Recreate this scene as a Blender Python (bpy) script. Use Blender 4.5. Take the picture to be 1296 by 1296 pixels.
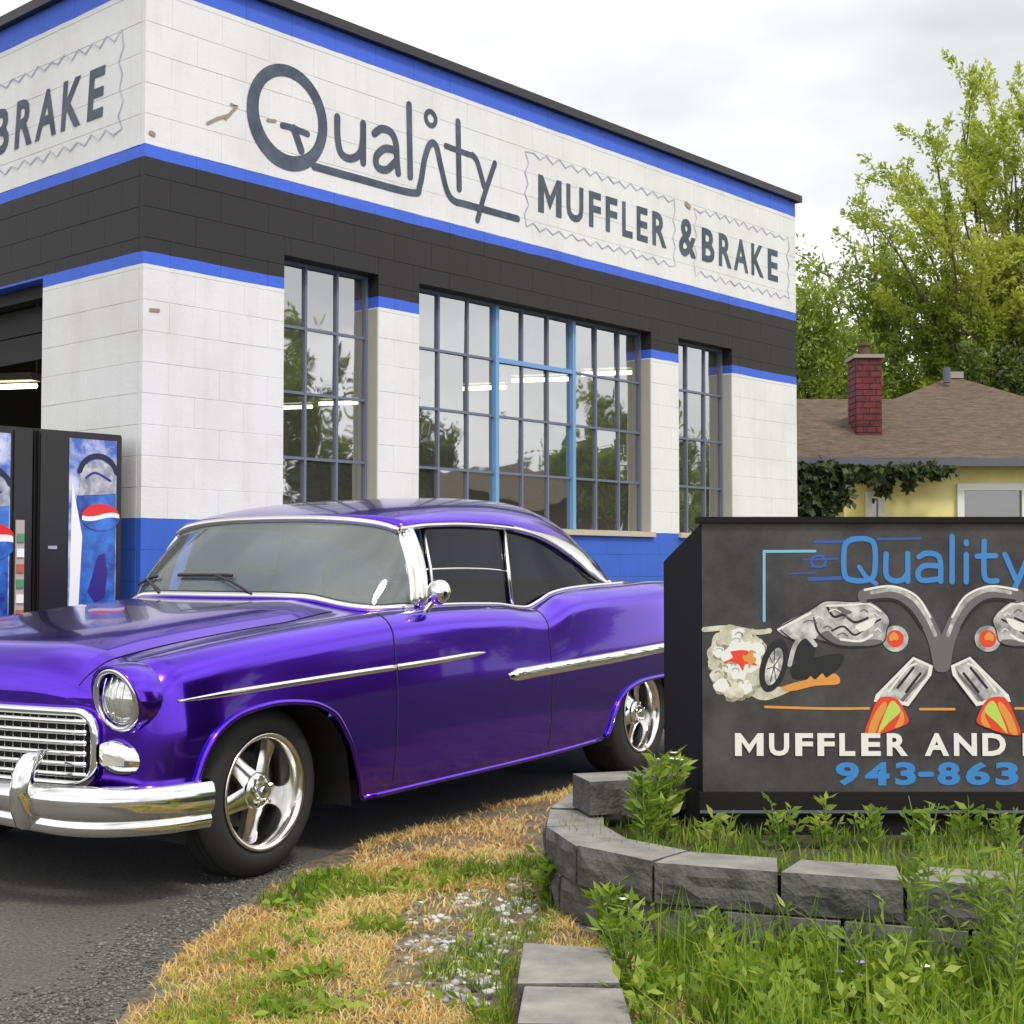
import bpy, bmesh, math, random
import numpy as np
from mathutils import Vector, Matrix, noise as mnoise

R = math.radians
for o in list(bpy.data.objects):
    bpy.data.objects.remove(o, do_unlink=True)
scene = bpy.context.scene
col = scene.collection

# ------------------------------------------------------------------ camera
F_PX, W_PX, HOR = 1780.0, 1296.0, 716.0
CAM_H = 1.13
PITCH = math.atan((HOR - 648) / F_PX)
cam_data = bpy.data.cameras.new('camera')
cam = bpy.data.objects.new('camera', cam_data)
col.objects.link(cam)
cam.location = (0, 0, CAM_H)
cam.rotation_euler = (math.pi / 2 + PITCH, 0, 0)
cam_data.sensor_width = 36
cam_data.lens = 36 * F_PX / W_PX
cam_data.clip_end = 2000
scene.camera = cam

# ------------------------------------------------------------------ world, sun, exposure
SUN_EL, SUN_AZ = 52.0, 150.0            # azimuth clockwise from +Y (away from the camera)
world = bpy.data.worlds.new('World')
scene.world = world
world.use_nodes = True
wn = world.node_tree.nodes
wl = world.node_tree.links
wn.clear()
w_out = wn.new('ShaderNodeOutputWorld')
w_bg = wn.new('ShaderNodeBackground')
w_bg.inputs['Strength'].default_value = 0.12
w_sky = wn.new('ShaderNodeTexSky')
w_sky.sky_type = 'NISHITA'
w_sky.sun_disc = False
w_sky.sun_elevation = R(SUN_EL)
w_sky.sun_rotation = R(SUN_AZ)
w_tc = wn.new('ShaderNodeTexCoord')
w_map = wn.new('ShaderNodeMapping')
w_map.inputs['Scale'].default_value = (1.0, 1.0, 2.6)
w_map.inputs['Location'].default_value = (1.78, 6.1, 1.3)
w_ns = wn.new('ShaderNodeTexNoise')
w_ns.inputs['Scale'].default_value = 1.5
w_ns.inputs['Detail'].default_value = 5
w_ns.inputs['Roughness'].default_value = 0.5
w_rp = wn.new('ShaderNodeValToRGB')
w_rp.color_ramp.elements[0].position = 0.30
w_rp.color_ramp.elements[0].color = (4.3, 4.35, 4.42, 1)
w_rp.color_ramp.elements[1].position = 0.60
w_rp.color_ramp.elements[1].color = (10.0, 10.0, 10.1, 1)
w_mix = wn.new('ShaderNodeMix')
w_mix.data_type = 'RGBA'
w_mix.inputs['Factor'].default_value = 0.95
wl.new(w_tc.outputs['Generated'], w_map.inputs['Vector'])
wl.new(w_map.outputs['Vector'], w_ns.inputs['Vector'])
wl.new(w_ns.outputs['Fac'], w_rp.inputs['Fac'])
wl.new(w_sky.outputs['Color'], w_mix.inputs[6])
wl.new(w_rp.outputs['Color'], w_mix.inputs[7])
wl.new(w_mix.outputs[2], w_bg.inputs['Color'])
wl.new(w_bg.outputs['Background'], w_out.inputs['Surface'])

sun_data = bpy.data.lights.new('sun', 'SUN')
sun_data.energy = 1.5
sun_data.angle = R(10)
sun_data.color = (1.0, 0.95, 0.87)
sun = bpy.data.objects.new('sun', sun_data)
col.objects.link(sun)
_sd = Vector((math.sin(R(SUN_AZ)) * math.cos(R(SUN_EL)), math.cos(R(SUN_AZ)) * math.cos(R(SUN_EL)), math.sin(R(SUN_EL))))
sun.rotation_euler = _sd.to_track_quat('Z', 'Y').to_euler()
sun.location = (10, -10, 20)

scene.view_settings.view_transform = 'Standard'
scene.view_settings.look = 'None'
scene.view_settings.gamma = 1
scene.view_settings.use_curve_mapping = False
scene.view_settings.exposure = 0.5
scene.render.engine = 'CYCLES'

# ------------------------------------------------------------------ helpers
def pix_ray(px, py):
    """direction of the view ray through a photograph pixel, world space, y component 1"""
    dx = (px - 648) / F_PX
    dz = (648 - py) / F_PX
    c, s = math.cos(PITCH), math.sin(PITCH)
    d = Vector((dx, c - s * dz, s + c * dz))
    return d / d.y

def at_depth(px, py, Y):
    d = pix_ray(px, py)
    return Vector((d.x * Y, Y, CAM_H + d.z * Y))

def at_z(px, py, z):
    d = pix_ray(px, py)
    Y = (z - CAM_H) / d.z
    return Vector((d.x * Y, Y, z))

def on_plane(px, py, p0, n):
    d = pix_ray(px, py)
    o = Vector((0, 0, CAM_H))
    k = (Vector(p0) - o).dot(n) / d.dot(n)
    return o + d * k

def pchip(pts):
    """monotone cubic interpolation through control points"""
    xs = np.array([p[0] for p in pts], float); ys = np.array([p[1] for p in pts], float)
    h = np.diff(xs); dl = np.diff(ys) / h
    m = np.zeros(len(xs))
    m[0], m[-1] = dl[0], dl[-1]
    for i in range(1, len(xs) - 1):
        if dl[i - 1] * dl[i] > 0:
            w1 = 2 * h[i] + h[i - 1]; w2 = h[i] + 2 * h[i - 1]
            m[i] = (w1 + w2) / (w1 / dl[i - 1] + w2 / dl[i])
    def f(x):
        x = min(max(x, xs[0]), xs[-1])
        i = int(min(max(np.searchsorted(xs, x) - 1, 0), len(xs) - 2))
        t = (x - xs[i]) / h[i]
        return float((2*t**3 - 3*t**2 + 1) * ys[i] + (t**3 - 2*t**2 + t) * h[i] * m[i]
                     + (-2*t**3 + 3*t**2) * ys[i+1] + (t**3 - t**2) * h[i] * m[i+1])
    return f

def smooth01(a, b, x):
    t = min(max((x - a) / (b - a), 0), 1)
    return t * t * (3 - 2 * t)

def tag(o, label=None, cat=None, group=None, kind=None):
    if label: o['label'] = label
    if cat: o['category'] = cat
    if group: o['group'] = group
    if kind: o['kind'] = kind
    return o

def empty(name, loc=(0, 0, 0), rz=0.0, label=None, cat=None, group=None):
    o = bpy.data.objects.new(name, None)
    o.empty_display_size = 0.2
    col.objects.link(o)
    o.location = loc
    o.rotation_euler = (0, 0, rz)
    return tag(o, label, cat, group)

class MB:
    """collects geometry, builds one mesh object"""
    def __init__(self):
        self.v, self.f, self.m = [], [], []
    def add(self, vs, fs, mi=0):
        b = len(self.v)
        self.v += [tuple(p) for p in vs]
        self.f += [tuple(b + i for i in f) for f in fs]
        self.m += [mi] * len(fs)
        return self
    def box(self, lo, hi, mi=0, M=None):
        x0, y0, z0 = lo; x1, y1, z1 = hi
        vs = [Vector(p) for p in ((x0,y0,z0),(x1,y0,z0),(x1,y1,z0),(x0,y1,z0),(x0,y0,z1),(x1,y0,z1),(x1,y1,z1),(x0,y1,z1))]
        if M: vs = [M @ p for p in vs]
        return self.add(vs, [(0,3,2,1),(4,5,6,7),(0,1,5,4),(1,2,6,5),(2,3,7,6),(3,0,4,7)], mi)
    def quad(self, a, b, c, d, mi=0):
        return self.add([a, b, c, d], [(0, 1, 2, 3)], mi)
    def tube(self, path, rad, n=8, mi=0, closed=False, caps=True, squash=None):
        """tube along a path; rad number or list; squash=(axis Vector, factor)"""
        P = [Vector(p) for p in path]
        L = len(P)
        rs = rad if isinstance(rad, (list, tuple)) else [rad] * L
        ref = None
        rings = []
        for i in range(L):
            if closed: d = P[(i + 1) % L] - P[i - 1]
            else: d = P[min(i + 1, L - 1)] - P[max(i - 1, 0)]
            d.normalize()
            if ref is None:
                ref = Vector((0, 0, 1)) if abs(d.z) < 0.9 else Vector((1, 0, 0))
            a = ref - d * ref.dot(d)
            if a.length < 1e-6: a = d.orthogonal()
            a.normalize(); ref = a
            b = d.cross(a)
            ring = []
            for k in range(n):
                t = 2 * math.pi * k / n
                o = a * math.cos(t) * rs[i] + b * math.sin(t) * rs[i]
                if squash: o = o - squash[0] * o.dot(squash[0]) * (1 - squash[1])
                ring.append(P[i] + o)
            rings.append(ring)
        vs = [p for r in rings for p in r]
        fs = []
        for i in range(L if closed else L - 1):
            j = (i + 1) % L
            for k in range(n):
                fs.append((i*n + k, i*n + (k+1) % n, j*n + (k+1) % n, j*n + k))
        if caps and not closed:
            fs.append(tuple(range(n - 1, -1, -1)))
            fs.append(tuple((L - 1) * n + k for k in range(n)))
        return self.add(vs, fs, mi)
    def lathe(self, prof, n=24, mi=0, M=None, closed=False):
        """prof = [(r, h)] revolved about local z; M places it"""
        vs, fs = [], []
        for k in range(n):
            t = 2 * math.pi * k / n
            for r, h in prof:
                p = Vector((r * math.cos(t), r * math.sin(t), h))
                vs.append(M @ p if M else p)
        m = len(prof)
        for k in range(n):
            j = (k + 1) % n
            for i in range(m if closed else m - 1):
                i2 = (i + 1) % m
                fs.append((k*m + i, j*m + i, j*m + i2, k*m + i2))
        return self.add(vs, fs, mi)
    def grid(self, pts, mi=0, flip=False):
        """pts[i][j] -> surface"""
        a, b = len(pts), len(pts[0])
        vs = [p for r in pts for p in r]
        fs = []
        for i in range(a - 1):
            for j in range(b - 1):
                q = (i*b + j, (i+1)*b + j, (i+1)*b + j + 1, i*b + j + 1)
                fs.append(q[::-1] if flip else q)
        return self.add(vs, fs, mi)
    def prism(self, poly, z0, z1, mi=0, M=None):
        n = len(poly)
        vs = [Vector((p[0], p[1], z0)) for p in poly] + [Vector((p[0], p[1], z1)) for p in poly]
        if M: vs = [M @ p for p in vs]
        fs = [tuple(range(n - 1, -1, -1)), tuple(range(n, 2*n))]
        fs += [(i, (i+1) % n, n + (i+1) % n, n + i) for i in range(n)]
        return self.add(vs, fs, mi)
    def build(self, name, mats, parent=None, smooth=False, angle=None):
        me = bpy.data.meshes.new(name)
        me.from_pydata(self.v, [], self.f)
        if not isinstance(mats, (list, tuple)): mats = [mats]
        for m in mats: me.materials.append(m)
        me.polygons.foreach_set('material_index', self.m)
        if smooth: me.polygons.foreach_set('use_smooth', [True] * len(self.f))
        me.update()
        o = bpy.data.objects.new(name, me)
        col.objects.link(o)
        if parent: o.parent = parent
        if smooth and angle:
            try: me.set_sharp_from_angle(angle=R(angle))
            except Exception: pass
        return o

def fix_normals(o):
    bm = bmesh.new(); bm.from_mesh(o.data)
    bmesh.ops.recalc_face_normals(bm, faces=bm.faces)
    bm.to_mesh(o.data); bm.free()
    return o

def np_mesh(name, verts, counts, loops, mat, parent=None, smooth=False):
    """fast mesh from numpy arrays"""
    me = bpy.data.meshes.new(name)
    me.vertices.add(len(verts)); me.vertices.foreach_set('co', np.asarray(verts, np.float32).ravel())
    me.loops.add(len(loops)); me.loops.foreach_set('vertex_index', np.asarray(loops, np.int32))
    me.polygons.add(len(counts))
    st = np.concatenate([[0], np.cumsum(counts)[:-1]]).astype(np.int32)
    me.polygons.foreach_set('loop_start', st)
    me.polygons.foreach_set('loop_total', np.asarray(counts, np.int32))
    if smooth: me.polygons.foreach_set('use_smooth', np.ones(len(counts), bool))
    me.materials.append(mat)
    me.update(calc_edges=True); me.validate()
    o = bpy.data.objects.new(name, me)
    col.objects.link(o)
    if parent: o.parent = parent
    return o

def orient(o, d):
    """turn an open surface so that it faces d"""
    d = Vector(d)
    if sum(p.normal.dot(d) * p.area for p in o.data.polygons) < 0: o.data.flip_normals()
    return o

def copy_tree(o, parent=None):
    c = o.copy(); col.objects.link(c); c.parent = parent
    for ch in list(o.children): copy_tree(ch, c)
    return c

# ------------------------------------------------------------------ materials
def mat(name, base=(0.5, 0.5, 0.5), rough=0.6, metal=0.0, coat=0.0, spec=None, emit=None, estr=1.0):
    m = bpy.data.materials.new(name); m.use_nodes = True
    b = m.node_tree.nodes['Principled BSDF']
    b.inputs['Base Color'].default_value = (*base, 1)
    b.inputs['Roughness'].default_value = rough
    b.inputs['Metallic'].default_value = metal
    b.inputs['Coat Weight'].default_value = coat
    b.inputs['Coat Roughness'].default_value = 0.03
    if spec is not None: b.inputs['Specular IOR Level'].default_value = spec
    if emit:
        b.inputs['Emission Color'].default_value = (*emit, 1)
        b.inputs['Emission Strength'].default_value = estr
    return m

def nd(m, typ, **kw):
    n = m.node_tree.nodes.new(typ)
    for k, v in kw.items(): n.inputs[k].default_value = v
    return n

def lk(m, a, b): m.node_tree.links.new(a, b)

def bsdf(m): return m.node_tree.nodes['Principled BSDF']

def noise_mix(m, c1, c2, scale=5, detail=5, lo=0.35, hi=0.65, coord='pos', rough=0.6, socket='Base Color'):
    g = nd(m, 'ShaderNodeNewGeometry') if coord == 'pos' else nd(m, 'ShaderNodeTexCoord')
    n = nd(m, 'ShaderNodeTexNoise', Scale=scale, Detail=detail, Roughness=rough)
    lk(m, g.outputs['Position' if coord == 'pos' else 'Object'], n.inputs['Vector'])
    r = nd(m, 'ShaderNodeValToRGB')
    r.color_ramp.elements[0].position = lo; r.color_ramp.elements[0].color = (*c1, 1)
    r.color_ramp.elements[1].position = hi; r.color_ramp.elements[1].color = (*c2, 1)
    lk(m, n.outputs['Fac'], r.inputs['Fac'])
    if socket: lk(m, r.outputs['Color'], bsdf(m).inputs[socket])
    return r

def bump(m, scale=50, strength=0.3, dist=0.01, detail=4, coord='pos'):
    g = nd(m, 'ShaderNodeNewGeometry') if coord == 'pos' else nd(m, 'ShaderNodeTexCoord')
    n = nd(m, 'ShaderNodeTexNoise', Scale=scale, Detail=detail)
    lk(m, g.outputs['Position' if coord == 'pos' else 'Object'], n.inputs['Vector'])
    b = nd(m, 'ShaderNodeBump', Strength=strength, Distance=dist)
    lk(m, n.outputs['Fac'], b.inputs['Height'])
    lk(m, b.outputs['Normal'], bsdf(m).inputs['Normal'])
    return b

def mixrgb(m, fac, a, b):
    x = m.node_tree.nodes.new('ShaderNodeMix'); x.data_type = 'RGBA'
    for v, s in ((fac, x.inputs[0]), (a, x.inputs[6]), (b, x.inputs[7])):
        if hasattr(v, 'links'): lk(m, v, s)
        elif isinstance(v, (int, float)): s.default_value = v
        else: s.default_value = (*v, 1)
    return x.outputs[2]

def island_leaf(name, cols, rough=0.5, trans=0.35, nscale=1.2):
    """leaf or blade: a colour per leaf, plus clump noise, some light through"""
    m = mat(name, cols[0], rough)
    g = nd(m, 'ShaderNodeNewGeometry')
    n = nd(m, 'ShaderNodeTexNoise', Scale=nscale, Detail=3)
    lk(m, g.outputs['Position'], n.inputs['Vector'])
    a = nd(m, 'ShaderNodeMath'); a.operation = 'MULTIPLY_ADD'
    a.inputs[1].default_value = 0.55; lk(m, g.outputs['Random Per Island'], a.inputs[0])
    b = nd(m, 'ShaderNodeMath'); b.operation = 'MULTIPLY_ADD'
    b.inputs[1].default_value = 1.3; b.inputs[2].default_value = -0.42
    lk(m, n.outputs['Fac'], b.inputs[0]); lk(m, b.outputs[0], a.inputs[2])
    r = nd(m, 'ShaderNodeValToRGB')
    r.color_ramp.elements[0].position = 0.0; r.color_ramp.elements[0].color = (*cols[0], 1)
    r.color_ramp.elements[1].position = 1.0; r.color_ramp.elements[1].color = (*cols[-1], 1)
    for i, c in enumerate(cols[1:-1]):
        e = r.color_ramp.elements.new((i + 1) / (len(cols) - 1)); e.color = (*c, 1)
    lk(m, a.outputs[0], r.inputs['Fac'])
    lk(m, r.outputs['Color'], bsdf(m).inputs['Base Color'])
    t = nd(m, 'ShaderNodeBsdfTranslucent'); lk(m, r.outputs['Color'], t.inputs['Color'])
    mx = nd(m, 'ShaderNodeMixShader'); mx.inputs[0].default_value = trans
    out = m.node_tree.nodes['Material Output']
    lk(m, bsdf(m).outputs[0], mx.inputs[1]); lk(m, t.outputs[0], mx.inputs[2]); lk(m, mx.outputs[0], out.inputs['Surface'])
    return m

def glass_mat(name, tint=(0.8, 0.85, 0.85), refl=0.10, grz=0.9, rough=0.02, haze=0.0, hazecol=(0.5, 0.55, 0.52), wav=0.0):
    """thin glass: tinted see-through, fresnel reflection, a little painted haze"""
    m = mat(name); nt = m.node_tree
    nt.nodes.remove(bsdf(m))
    out = nt.nodes['Material Output']
    tr = nd(m, 'ShaderNodeBsdfTransparent'); tr.inputs['Color'].default_value = (*tint, 1)
    base = tr.outputs[0]
    if haze > 0:  # pale veil of reflected sky put in as diffuse colour
        df = nd(m, 'ShaderNodeBsdfDiffuse'); df.inputs['Color'].default_value = (*hazecol, 1)
        mh = nd(m, 'ShaderNodeMixShader'); mh.inputs[0].default_value = haze
        lk(m, base, mh.inputs[1]); lk(m, df.outputs[0], mh.inputs[2]); base = mh.outputs[0]
    gl = nd(m, 'ShaderNodeBsdfGlossy', Roughness=rough)
    lw = nd(m, 'ShaderNodeLayerWeight', Blend=0.3)
    mp = nd(m, 'ShaderNodeMapRange'); mp.inputs['To Min'].default_value = refl; mp.inputs['To Max'].default_value = grz
    lk(m, lw.outputs['Fresnel'], mp.inputs['Value'])
    if wav > 0:
        g = nd(m, 'ShaderNodeNewGeometry'); n = nd(m, 'ShaderNodeTexNoise', Scale=3.0, Detail=1)
        lk(m, g.outputs['Position'], n.inputs['Vector'])
        b = nd(m, 'ShaderNodeBump', Strength=wav, Distance=0.02); lk(m, n.outputs['Fac'], b.inputs['Height'])
        lk(m, b.outputs['Normal'], gl.inputs['Normal'])
    mx = nd(m, 'ShaderNodeMixShader')
    lk(m, mp.outputs[0], mx.inputs[0]); lk(m, base, mx.inputs[1]); lk(m, gl.outputs[0], mx.inputs[2])
    lk(m, mx.outputs[0], out.inputs['Surface'])
    return m

M = {}
# --- car
M['paint'] = mat('purple_paint', (0.09, 0.02, 0.60), 0.18, 0.97, 0.6)
r_ = noise_mix(M['paint'], (0.083, 0.012, 0.50), (0.122, 0.024, 0.68), 900, 2, 0.3, 0.7, 'obj')
M['chrome'] = mat('chrome', (0.80, 0.80, 0.78), 0.07, 1.0)
M['stainless'] = mat('stainless_trim', (0.78, 0.77, 0.73), 0.16, 1.0)
M['tyre'] = mat('tyre_rubber', (0.018, 0.018, 0.019), 0.75)
bump(M['tyre'], 60, 0.2, 0.004, 3, 'obj')
M['alloy'] = mat('polished_alloy', (0.78, 0.77, 0.75), 0.16, 1.0)
M['black'] = mat('matte_black', (0.012, 0.012, 0.012), 0.7)
M['rubber'] = mat('black_rubber', (0.02, 0.02, 0.02), 0.5)
M['interior'] = mat('grey_cloth', (0.045, 0.045, 0.05), 0.85)
M['seat'] = mat('pale_vinyl', (0.20, 0.20, 0.20), 0.6)
M['windscreen'] = glass_mat('windscreen_glass', (0.72, 0.80, 0.76), 0.09, 0.85, 0.03, 0.24, (0.36, 0.42, 0.39))
M['sideglass'] = glass_mat('tinted_side_glass', (0.12, 0.12, 0.16), 0.018, 0.45, 0.02)
M['lens'] = mat('headlamp_lens', (0.72, 0.73, 0.68), 0.08, 0.75, 1.0)
M['amber'] = mat('parking_lens', (0.62, 0.60, 0.52), 0.2, 0.3, 1.0)
M['red_lens'] = mat('tail_lens', (0.5, 0.01, 0.01), 0.15, 0.0, 1.0)

# --- building
def painted_block():
    """paint bands by height, a little weathering"""
    m = mat('painted_block', (0.7, 0.7, 0.7), 0.65)
    g = nd(m, 'ShaderNodeNewGeometry'); s = nd(m, 'ShaderNodeSeparateXYZ')
    lk(m, g.outputs['Position'], s.inputs[0])
    n0 = nd(m, 'ShaderNodeTexNoise', Scale=3.0, Detail=4); lk(m, g.outputs['Position'], n0.inputs['Vector'])
    wob = nd(m, 'ShaderNodeMath'); wob.operation = 'MULTIPLY_ADD'; wob.inputs[1].default_value = 0.016
    lk(m, n0.outputs['Fac'], wob.inputs[0]); lk(m, s.outputs['Z'], wob.inputs[2])
    mr = nd(m, 'ShaderNodeMath'); mr.operation = 'MULTIPLY'; mr.inputs[1].default_value = 1 / 5.2
    lk(m, wob.outputs[0], mr.inputs[0])
    white, blue, dark = (0.735, 0.738, 0.732), (0.045, 0.13, 0.66), (0.015, 0.0135, 0.0135)
    r = nd(m, 'ShaderNodeValToRGB'); r.color_ramp.interpolation = 'CONSTANT'
    o = 0.008
    skirt = (0.035, 0.12, 0.55)
    bands = [(0, skirt), (1.425, white), (3.055, blue), (3.14, dark), (3.73, blue), (3.825, white), (4.85, blue), (5.03, dark)]
    e = r.color_ramp.elements
    e[0].position = 0; e[0].color = (*bands[0][1], 1)
    e[1].position = (bands[1][0] + o) / 5.2; e[1].color = (*bands[1][1], 1)
    for z, c in bands[2:]:
        x = e.new((z + o) / 5.2); x.color = (*c, 1)
    lk(m, mr.outputs[0], r.inputs['Fac'])
    n = nd(m, 'ShaderNodeTexNoise', Scale=1.7, Detail=8, Roughness=0.65); lk(m, g.outputs['Position'], n.inputs['Vector'])
    rr = nd(m, 'ShaderNodeValToRGB')
    rr.color_ramp.elements[0].position = 0.30; rr.color_ramp.elements[0].color = (0.80, 0.79, 0.76, 1)
    rr.color_ramp.elements[1].position = 0.55; rr.color_ramp.elements[1].color = (1, 1, 1, 1)
    lk(m, n.outputs['Fac'], rr.inputs['Fac'])
    x = m.node_tree.nodes.new('ShaderNodeMix'); x.data_type = 'RGBA'; x.blend_type = 'MULTIPLY'
    x.inputs[0].default_value = 0.55
    lk(m, r.outputs['Color'], x.inputs[6]); lk(m, rr.outputs['Color'], x.inputs[7])
    # rain streaks running down the paint
    mp = nd(m, 'ShaderNodeMapping'); mp.inputs['Scale'].default_value = (7, 7, .45); lk(m, g.outputs['Position'], mp.inputs['Vector'])
    n3 = nd(m, 'ShaderNodeTexNoise', Scale=1.0, Detail=5, Roughness=0.6); lk(m, mp.outputs[0], n3.inputs['Vector'])
    r3 = nd(m, 'ShaderNodeValToRGB')
    r3.color_ramp.elements[0].position = 0.34; r3.color_ramp.elements[0].color = (0.80, 0.775, 0.72, 1)
    r3.color_ramp.elements[1].position = 0.50; r3.color_ramp.elements[1].color = (1, 1, 1, 1)
    lk(m, n3.outputs['Fac'], r3.inputs['Fac'])
    x3 = m.node_tree.nodes.new('ShaderNodeMix'); x3.data_type = 'RGBA'; x3.blend_type = 'MULTIPLY'; x3.inputs[0].default_value = 0.22
    lk(m, x.outputs[2], x3.inputs[6]); lk(m, r3.outputs['Color'], x3.inputs[7])
    lk(m, x3.outputs[2], bsdf(m).inputs['Base Color'])
    n2 = nd(m, 'ShaderNodeTexNoise', Scale=45, Detail=4); lk(m, g.outputs['Position'], n2.inputs['Vector'])
    b = nd(m, 'ShaderNodeBump', Strength=0.25, Distance=0.006); lk(m, n2.outputs['Fac'], b.inputs['Height'])
    lk(m, b.outputs['Normal'], bsdf(m).inputs['Normal'])
    return m
M['wall'] = painted_block()
M['coping'] = mat('dark_coping', (0.018, 0.015, 0.02), 0.5)
M['navy'] = mat('navy_lettering', (0.055, 0.068, 0.105), 0.6)
noise_mix(M['navy'], (0.035, 0.045, 0.075), (0.10, 0.12, 0.16), 5, 6, 0.35, 0.75)
M['fadedline'] = mat('faded_outline', (0.33, 0.36, 0.46), 0.6)
noise_mix(M['fadedline'], (0.24, 0.27, 0.38), (0.56, 0.58, 0.62), 7, 4)
M['stain'] = mat('rust_stain', (0.30, 0.26, 0.17), 0.8)
M['muntin'] = mat('slate_steel', (0.14, 0.16, 0.22), 0.5)
M['mullion'] = mat('light_blue_steel', (0.15, 0.33, 0.58), 0.5)
M['sill'] = mat('cream_sill', (0.50, 0.45, 0.33), 0.7)
M['reveal'] = mat('cream_reveal', (0.42, 0.40, 0.33), 0.7)
M['pane'] = glass_mat('old_window_glass', (0.62, 0.64, 0.62), 0.50, 0.95, 0.02, 0.15, (0.42, 0.41, 0.37), 0.12)
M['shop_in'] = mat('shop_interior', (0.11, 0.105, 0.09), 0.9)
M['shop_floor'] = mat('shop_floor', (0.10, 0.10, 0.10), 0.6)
M['tube'] = mat('fluorescent_tube', (0.9, 0.9, 0.8), 0.5, emit=(1.0, 0.96, 0.62), estr=5.0)
M['fixture'] = mat('fixture_enamel', (0.5, 0.5, 0.48), 0.5)
M['roofing'] = mat('roofing_felt', (0.06, 0.06, 0.06), 0.9)

# --- ground
def asphalt():
    m = mat('asphalt', (0.06, 0.06, 0.06), 0.9)
    g = nd(m, 'ShaderNodeNewGeometry')
    n1 = nd(m, 'ShaderNodeTexNoise', Scale=75, Detail=5, Roughness=0.75); lk(m, g.outputs['Position'], n1.inputs['Vector'])
    n2 = nd(m, 'ShaderNodeTexNoise', Scale=0.8, Detail=6); lk(m, g.outputs['Position'], n2.inputs['Vector'])
    r1 = nd(m, 'ShaderNodeValToRGB')
    r1.color_ramp.elements[0].position = 0.32; r1.color_ramp.elements[0].color = (0.032, 0.031, 0.029, 1)
    r1.color_ramp.elements[1].position = 0.72; r1.color_ramp.elements[1].color = (0.225, 0.215, 0.195, 1)
    lk(m, n1.outputs['Fac'], r1.inputs['Fac'])
    r2 = nd(m, 'ShaderNodeValToRGB')
    r2.color_ramp.elements[0].position = 0.3; r2.color_ramp.elements[0].color = (0.65, 0.65, 0.65, 1)
    r2.color_ramp.elements[1].position = 0.7; r2.color_ramp.elements[1].color = (1.15, 1.13, 1.08, 1)
    lk(m, n2.outputs['Fac'], r2.inputs['Fac'])
    x = m.node_tree.nodes.new('ShaderNodeMix'); x.data_type = 'RGBA'; x.blend_type = 'MULTIPLY'; x.inputs[0].default_value = 1
    lk(m, r1.outputs['Color'], x.inputs[6]); lk(m, r2.outputs['Color'], x.inputs[7])
    lk(m, x.outputs[2], bsdf(m).inputs['Base Color'])
    b = nd(m, 'ShaderNodeBump', Strength=0.8, Distance=0.012); lk(m, n1.outputs['Fac'], b.inputs['Height'])
    lk(m, b.outputs['Normal'], bsdf(m).inputs['Normal'])
    return m
M['asphalt'] = asphalt()
M['soil'] = mat('dry_soil', (0.2, 0.15, 0.09), 0.95)
noise_mix(M['soil'], (0.075, 0.06, 0.042), (0.25, 0.19, 0.11), 14, 7)
bump(M['soil'], 70, 0.8, 0.02)
M['planter_soil'] = mat('planter_soil', (0.05, 0.045, 0.025), 0.95)
noise_mix(M['planter_soil'], (0.03, 0.03, 0.015), (0.075, 0.07, 0.03), 18, 5)
M['lawn'] = mat('lawn', (0.08, 0.12, 0.03), 0.9)
noise_mix(M['lawn'], (0.06, 0.09, 0.02), (0.14, 0.15, 0.05), 6, 8)
bump(M['lawn'], 120, 1.0, 0.03)
M['stone_white'] = mat('white_pebble', (0.55, 0.53, 0.50), 0.8)
g_ = nd(M['stone_white'], 'ShaderNodeNewGeometry')
rr_ = nd(M['stone_white'], 'ShaderNodeValToRGB')
for p_, c_ in ((0.0, (0.04, 0.032, 0.032)), (1.0, (0.66, 0.63, 0.60))):
    rr_.color_ramp.elements[int(p_)].position = p_; rr_.color_ramp.elements[int(p_)].color = (*c_, 1)
lk(M['stone_white'], g_.outputs['Random Per Island'], rr_.inputs['Fac'])
lk(M['stone_white'], rr_.outputs['Color'], bsdf(M['stone_white']).inputs['Base Color'])
M['gravel'] = mat('grey_grit', (0.25, 0.24, 0.22), 0.9)
g_ = nd(M['gravel'], 'ShaderNodeNewGeometry')
rr_ = nd(M['gravel'], 'ShaderNodeValToRGB')
for p_, c_ in ((0.0, (0.04, 0.038, 0.035)), (1.0, (0.20, 0.19, 0.165))):
    rr_.color_ramp.elements[int(p_)].position = p_; rr_.color_ramp.elements[int(p_)].color = (*c_, 1)
lk(M['gravel'], g_.outputs['Random Per Island'], rr_.inputs['Fac'])
lk(M['gravel'], rr_.outputs['Color'], bsdf(M['gravel']).inputs['Base Color'])

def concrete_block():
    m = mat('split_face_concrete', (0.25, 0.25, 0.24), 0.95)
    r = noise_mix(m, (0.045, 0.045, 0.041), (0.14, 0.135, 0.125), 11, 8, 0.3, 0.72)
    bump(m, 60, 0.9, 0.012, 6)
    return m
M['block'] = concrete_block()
M['block_top'] = mat('lit_block_top', (0.3, 0.3, 0.28), 0.95)  # paler than the split fronts: light on the tops put into the colour
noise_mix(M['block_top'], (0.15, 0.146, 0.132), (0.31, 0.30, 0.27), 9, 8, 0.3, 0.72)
bump(M['block_top'], 90, 0.5, 0.006, 6)
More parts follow.
